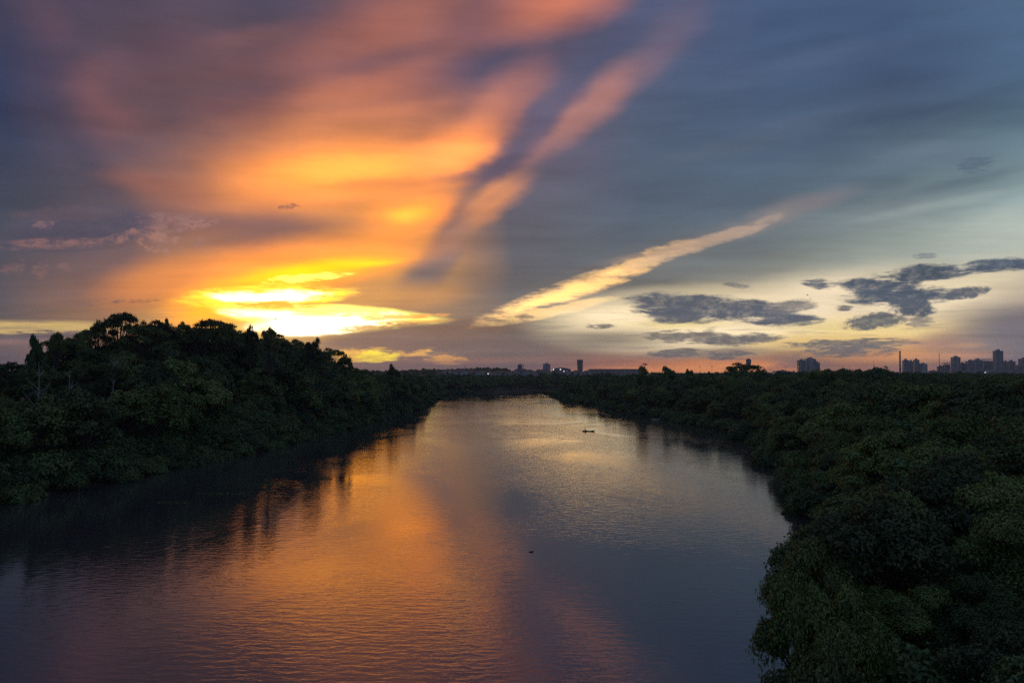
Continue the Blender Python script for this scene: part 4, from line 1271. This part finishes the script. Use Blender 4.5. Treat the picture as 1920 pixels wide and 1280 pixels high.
HP = [house_proto(9, 8, 3.2, 2.0, WALLW, False), house_proto(12, 9, 5.8, 2.2, CONC, True), house_proto(10, 7, 3.0, 1.6, BRICK, False), house_proto(7, 7, 6.0, 1.8, WALLW, True)]
rs = np.random.default_rng(5)
HX = list(np.linspace(822, 1085, 46)) + list(np.linspace(1090, 1200, 12)) + list(np.linspace(826, 1080, 34))
HS = []
for i, px in enumerate(HX):
    HS.append((px + rs.uniform(-2, 2), float(rs.uniform(1360, 1440) if i >= 58 else rs.uniform(1440, 1600)), int(rs.integers(0, 4))))
HS.sort()
ORL = 'leftmost,second from left,third from left,fourth from left,fifth from left,sixth from left,seventh from left,eighth from left,ninth from left,tenth from left,eleventh from left,twelfth from left,thirteenth from left,fourteenth from left,fifteenth from left,sixteenth from left,seventeenth from left,eighteenth from left'.split(',')
seen = {}
for (px, Y, k) in HS:
    cx = at(px, Y)
    wl, rf, wn, dr, w, d, h = HP[k]
    gz = float(ground_h([cx], [Y])[0])
    e = empty('house', (cx, Y, gz), rs.uniform(-.6, .6)); s = rs.uniform(.85, 1.15); e.scale = (s, s, s)
    kindl = ['whitewashed gabled cottages', 'two-storey grey hipped houses', 'low brown gabled houses', 'narrow white hipped houses'][k]
    where = 'on the rise left of the towers' if px < 965 else 'on the rise below the towers' if px < 1090 else 'near the long low stadium'
    q = seen.get((k, where), 0); seen[(k, where)] = q + 1
    tag(e, '%s of the %s %s' % (ORL[min(q, 17)], kindl, where), 'house', '%s %s' % (kindl, where))
    link('wall', wl, e); link('roof', rf, e)
    for sx in (-.28, .28):
        link('window', wn, e, (sx * w, -d / 2 - .05, 1.0))
    link('door', dr, e, (0, -d / 2 - .05, 0))

# ------------------------------------------------------------------ palm on the skyline
def palm(px, py, Y, label):
    cx = at(px, Y); gz = float(ground_h([cx], [Y])[0]); H = ztop(py, Y) - gz
    e = empty('palm_tree', (cx, Y, gz - .2)); tag(e, label, 'palm')
    m = MB(); m.tube([(0, 0, 0), (.3, 0, H * .5), (.2, .1, H - 1)], [.22, .17, .13], 7); m.build('trunk', BARK, e)
    for k in range(13):
        a = k * 2.4; el_ = rs.uniform(.15, 1.2); Lf = 1.7
        f = MB(); prev = None; pts = []
        for j in range(7):
            t = j / 6; hr = Lf * t * math.cos(el_ * (1 - t * .5)); hz = Lf * t * math.sin(el_) - 1.1 * t * t
            pts.append(Vector((.2 + hr * math.cos(a), .1 + hr * math.sin(a), H - 1 + hz)))
        side = Vector((-math.sin(a), math.cos(a), 0))
        for j in range(6):
            p, q = pts[j], pts[j + 1]
            for sgn in (-1, 1):
                wl = .75 * math.sin(math.pi * (.15 + .8 * j / 6))
                tip = p + (q - p) * .9 + side * sgn * wl + Vector((0, 0, -.3))
                f.add([p, q, tip], [(0, 1, 2)])
            f.tube([p, q], [.035, .025], 3, False)
        f.build('frond', LEAFD, e)
palm(1208.5, 679, 478, 'small palm poking above the round tree on the right skyline')

def bare_tree(px, ytop, Y, seed, label):
    X = at(px, Y); gz = float(ground_h([X], [Y])[0]); H = ztop(ytop, Y) - gz
    e = empty('bare_tree', (X, Y, gz - .2), seed); tag(e, label, 'tree')
    r_ = np.random.default_rng(seed); m = MB()
    m.tube([(0, 0, 0), (.2, .1, H * .4), (.1, .3, H * .7), (.3, .2, H)], [.22, .17, .11, .03], 7); m.build('trunk', PALEB, e)
    for k in range(9):
        h0 = H * r_.uniform(.4, .92); a = k * 2.4; L_ = (H - h0) * .35 + .6
        m = MB(); p1 = Vector((.15, .2, h0)); p2 = p1 + Vector((math.cos(a), math.sin(a), .9)) * L_ * .5; p3 = p2 + Vector((math.cos(a + .4), math.sin(a + .4), 1.3)) * L_ * .4
        m.tube([p1, p2, p3], [.08, .05, .015], 5)
        p4 = p2 + Vector((math.cos(a - .8), math.sin(a - .8), .5)) * L_ * .4; m.tube([p2, p4], [.035, .01], 4)
        m.build('branch', PALEB, e)
PALEB = plain('pale_bark', (.22, .20, .18), (.36, .34, .32), 3.0, .9, bump=.02)
bare_tree(1893, 800, 112, 3, 'pale leafless tree sticking up through the canopy near the right frame edge')
bare_tree(1868, 786, 120, 4, 'smaller pale leafless tree left of the bare tree by the right frame edge')
bare_tree(72, 676, 178, 5, 'pale leafless tree among the wood near the left frame edge')
bare_tree(128, 690, 172, 6, 'pale bare-branched tree on the left slope under the pointed skyline tree')
bare_tree(212, 664, 196, 7, 'pale bare trunk standing below the tallest skyline crown')

# ------------------------------------------------------------------ canoe, paddler, paddle
WOODD = plain('dark_wood', (.035, .025, .018), (.07, .05, .035), 4, .7)
SKINM = plain('skin', (.16, .09, .06), (.2, .12, .08), 3, .6)
SHIRT = plain('shirt_cloth', (.05, .055, .07), (.08, .085, .1), 5, .9)
SHORTS = plain('shorts_cloth', (.04, .04, .035), (.06, .06, .05), 5, .9)
STRAW = plain('straw', (.18, .14, .08), (.25, .2, .12), 9, .9)
cy = CAM_H * FPX / (808 - HOR); cxp = at(1103, cy)
CAN = empty('canoe', (cxp, cy, 0), math.radians(-14)); tag(CAN, 'long dark wooden canoe with a raised bow crossing the open river', 'canoe')
def canoe():
    L2, n, k = 2.35, 16, 9
    vs = []; fs = []
    for side in (0, 1):
        for i in range(n + 1):
            t = i / n * 2 - 1
            wdt = .36 * (1 - abs(t) ** 2.6) + .015
            sheer = .26 + .30 * max(t, 0) ** 2.4 + .16 * max(-t, 0) ** 2.6
            keel = -.10 + .32 * max(t, 0) ** 4 + .2 * max(-t, 0) ** 4
            ins = .025 * side
            for j in range(k):
                a = math.pi * j / (k - 1)
                yy = -(wdt - ins) * math.cos(a)
                zz = sheer - (sheer - keel - ins) * (math.sin(a) ** .7)
                vs.append((t * (L2 - ins), yy, zz))
    off = (n + 1) * k
    for i in range(n):
        for j in range(k - 1):
            a = i * k + j
            fs.append((a, a + k, a + k + 1, a + 1)); b = a + off; fs.append((b, b + 1, b + k + 1, b + k))
        for j in (0, k - 1):
            a = i * k + j; fs.append((a, a + off, a + k + off, a + k) if j else (a, a + k, a + k + off, a + off))
    m = MB(); m.add(vs, fs); m.build('hull', WOODD, CAN, smooth=True)
    for x in (-1.35, -.2, 1.0):
        m = MB(); m.box(x - .13, x + .13, -.33, .33, .17, .20); m.build('seat', WOODD, CAN)
canoe()

def skinned(name, pts, edges, radii, mat, parent, root=0, sub=1):
    me = bpy.data.meshes.new(name); me.from_pydata(pts, edges, []); me.update()
    o = link(name, me, parent)
    md = o.modifiers.new('skin', 'SKIN'); me.materials.append(mat)
    if not me.skin_vertices: me.skin_vertices.new()
    for i, r in enumerate(radii):
        me.skin_vertices[0].data[i].radius = (r, r) if not isinstance(r, tuple) else r
    me.skin_vertices[0].data[root].use_root = True
    sb = o.modifiers.new('sub', 'SUBSURF'); sb.levels = sub; sb.render_levels = sub
    return o
rz = CAN.rotation_euler[2]
def on_canoe(x, y, z):
    return (CAN.location[0] + x * math.cos(rz) - y * math.sin(rz), CAN.location[1] + x * math.sin(rz) + y * math.cos(rz), z)
PER = empty('person', on_canoe(-1.35, 0, .20), rz); tag(PER, 'person in a straw hat and dark shirt seated in the stern of the canoe, paddling', 'person')
# seated figure facing the bow (+x): pelvis, chest, neck, head, legs forward, arms to the paddle
pp = [(0, 0, .12), (.02, 0, .30), (.06, 0, .50), (.08, 0, .60), (.10, 0, .76), (.11, 0, .84),
      (.22, .12, .12), (.50, .13, .20), (.78, .12, -.02), (.90, .12, .0), (.22, -.12, .12), (.50, -.13, .20), (.78, -.12, -.02), (.90, -.12, .0),
      (.06, .20, .51), (.16, .30, .30), (.34, .26, .34), (.42, .25, .36), (.06, -.20, .51), (.20, -.12, .62), (.36, .08, .66), (.42, .14, .66)]
ee = [(0, 1), (1, 2), (2, 3), (3, 4), (4, 5), (0, 6), (6, 7), (7, 8), (8, 9), (0, 10), (10, 11), (11, 12), (12, 13), (2, 14), (14, 15), (15, 16), (16, 17), (2, 18), (18, 19), (19, 20), (20, 21)]
rr = [.14, .13, .15, .055, .095, .07, .095, .07, .045, .04, .095, .07, .045, .04, .065, .045, .035, .04, .065, .045, .035, .04]
skinned('body', pp, ee, rr, SKINM, PER, 0, 2)
skinned('shirt', [(0, 0, .16), (.02, 0, .32), (.06, 0, .50), (.065, 0, .555), (.06, .21, .505), (.12, .27, .39), (.06, -.21, .505), (.14, -.15, .575)],
        [(0, 1), (1, 2), (2, 3), (2, 4), (4, 5), (2, 6), (6, 7)], [.16, .15, .165, .075, .08, .065, .08, .065], SHIRT, PER, 0, 2)
skinned('shorts', [(0, 0, .11), (.2, .12, .12), (.42, .13, .18), (.2, -.12, .12), (.42, -.13, .18)], [(0, 1), (1, 2), (0, 3), (3, 4)], [.155, .11, .09, .11, .09], SHORTS, PER, 0, 2)
m = MB(); m.tube([(.11, 0, .84), (.11, 0, .86), (.11, 0, .94)], [.22, .12, .09], 14); m.build('hat', STRAW, PER)
PAD = empty('paddle', on_canoe(-1.35, 0, .20), rz); tag(PAD, 'wooden paddle held by the person in the canoe, blade in the water', 'paddle')
m = MB(); m.tube([(.42, .12, .72), (.42, .25, .34), (.42, .40, -.10)], [.018, .018, .018], 6); m.build('shaft', WOODD, PAD)
m = MB(); m.tube([(.42, .395, -.09), (.42, .44, -.22), (.42, .50, -.42)], [.03, .075, .05], 8); m.build('blade', WOODD, PAD)

# ------------------------------------------------------------------ small things: birds, drift, floating weed
def bird(px, py, Y, s, rzb, label):
    d = pix_dir(px, py); k = Y / d[1]
    e = empty('bird', (d[0] * k, Y, CAM_H + d[2] * k), rzb); e.scale = (s, s, s); tag(e, label, 'bird')
    m = MB(); m.tube([(-.28, 0, 0), (-.12, 0, .02), (.08, 0, .03), (.2, 0, .05), (.3, 0, .05)], [.01, .06, .075, .045, .01], 8); m.build('body', DARKM, e, smooth=True)
    for sg in (-1, 1):
        m = MB(); m.add([(-.08, 0, .04), (.1, 0, .05), (.1, sg * .35, .2), (-.1, sg * .35, .18), (-.02, sg * .8, .12), (-.08, 0, .025), (.1, 0, .035), (.1, sg * .35, .185), (-.1, sg * .35, .165)],
              [(0, 1, 2, 3), (3, 2, 4), (5, 8, 7, 6), (8, 4, 7), (0, 3, 8, 5), (1, 6, 7, 2), (3, 4, 8), (2, 7, 4)]); m.build('wing', DARKM, e)
    m = MB(); m.add([(-.26, -.02, 0), (-.26, .02, 0), (-.42, .08, 0), (-.42, -.08, 0), (-.34, 0, -.02)], [(0, 1, 2, 3), (0, 4, 1), (1, 4, 2), (2, 4, 3), (3, 4, 0)]); m.build('tail', DARKM, e)
bird(517, 598, 160, 1.0, .4, 'dark bird flying before the white glare at the left')
bird(1514, 553, 210, .9, 2.4, 'dark bird flying under the slate clouds at the right, upper of two')
bird(1519, 560, 220, .8, 2.0, 'dark bird flying under the slate clouds at the right, lower of two')

Yl = CAM_H * FPX / (1031 - HOR); m = MB()
m.tube([(-.35, 0, -.03), (-.1, .03, .02), (.15, -.02, .05), (.32, .02, .10)], [.05, .07, .06, .03], 8)
tag(m.build('driftwood', WOODD, None, (at(996, Yl), Yl, .02), True), 'small dark piece of driftwood floating in the middle of the river', 'driftwood')
Yb = CAM_H * FPX / (786 - HOR)
bq = empty('skiff', (at(1236, Yb) - 2.0, Yb, 0), .1); tag(bq, 'tiny pale skiff moored under the trees of the right bank', 'skiff')
m = MB(); m.add([(-1.8, -.5, .45), (1.2, -.5, .45), (2.0, 0, .6), (1.2, .5, .45), (-1.8, .5, .45), (-1.7, -.35, -.1), (1.0, -.35, -.1), (1.7, 0, -.1), (1.0, .35, -.1), (-1.7, .35, -.1)],
      [(0, 5, 6, 1), (1, 6, 7, 2), (2, 7, 8, 3), (3, 8, 9, 4), (4, 9, 5, 0), (9, 8, 7, 6, 5)]); m.build('hull', WALLW, bq)
m = MB(); m.box(-.2, .1, -.42, .42, .28, .31); m.build('seat', WALLW, bq)

# mats of floating weed along the left waterline
def weed(pts, name, label, grp):
    for q, (px, py, wpx, dep) in enumerate(pts):
        Y = CAM_H * FPX / (py - HOR); X = at(px, Y); w = wpx / FPX * Y
        m = MB()
        k = int(60 + w * 14)
        for i in range(k):
            t = rs.uniform(-1, 1); x = t * w / 2; y = rs.normal() * dep * (1 - t * t) ** .5 * .5
            a = rs.uniform(0, 6.28); s = rs.uniform(.08, .22); z = rs.uniform(.02, .12)
            m.add([(x, y, z * .3), (x + s * math.cos(a), y + s * math.sin(a), z), (x + s * 1.2 * math.cos(a + .7), y + s * 1.2 * math.sin(a + .7), z + .03), (x + s * math.cos(a + 1.4), y + s * math.sin(a + 1.4), z)], [(0, 1, 2, 3)])
        o = m.build(name, LEAFS, None, (X, Y, 0)); tag(o, label % ('second from left', 'third from left', 'leftmost', 'fourth from left', 'sixth from left', 'seventh from left', 'fifth from left')[q], 'weed', grp)
weed([(330, 941, 60, 1.2), (420, 924, 90, 1.6), (205, 962, 40, 1.0), (505, 907, 60, 1.4), (640, 868, 50, 1.6), (700, 842, 40, 1.6), (610, 896, 30, 1.0)], 'weed_mat', '%s mat of floating weed drifting just off the left bank', 'weed mats off the left bank')
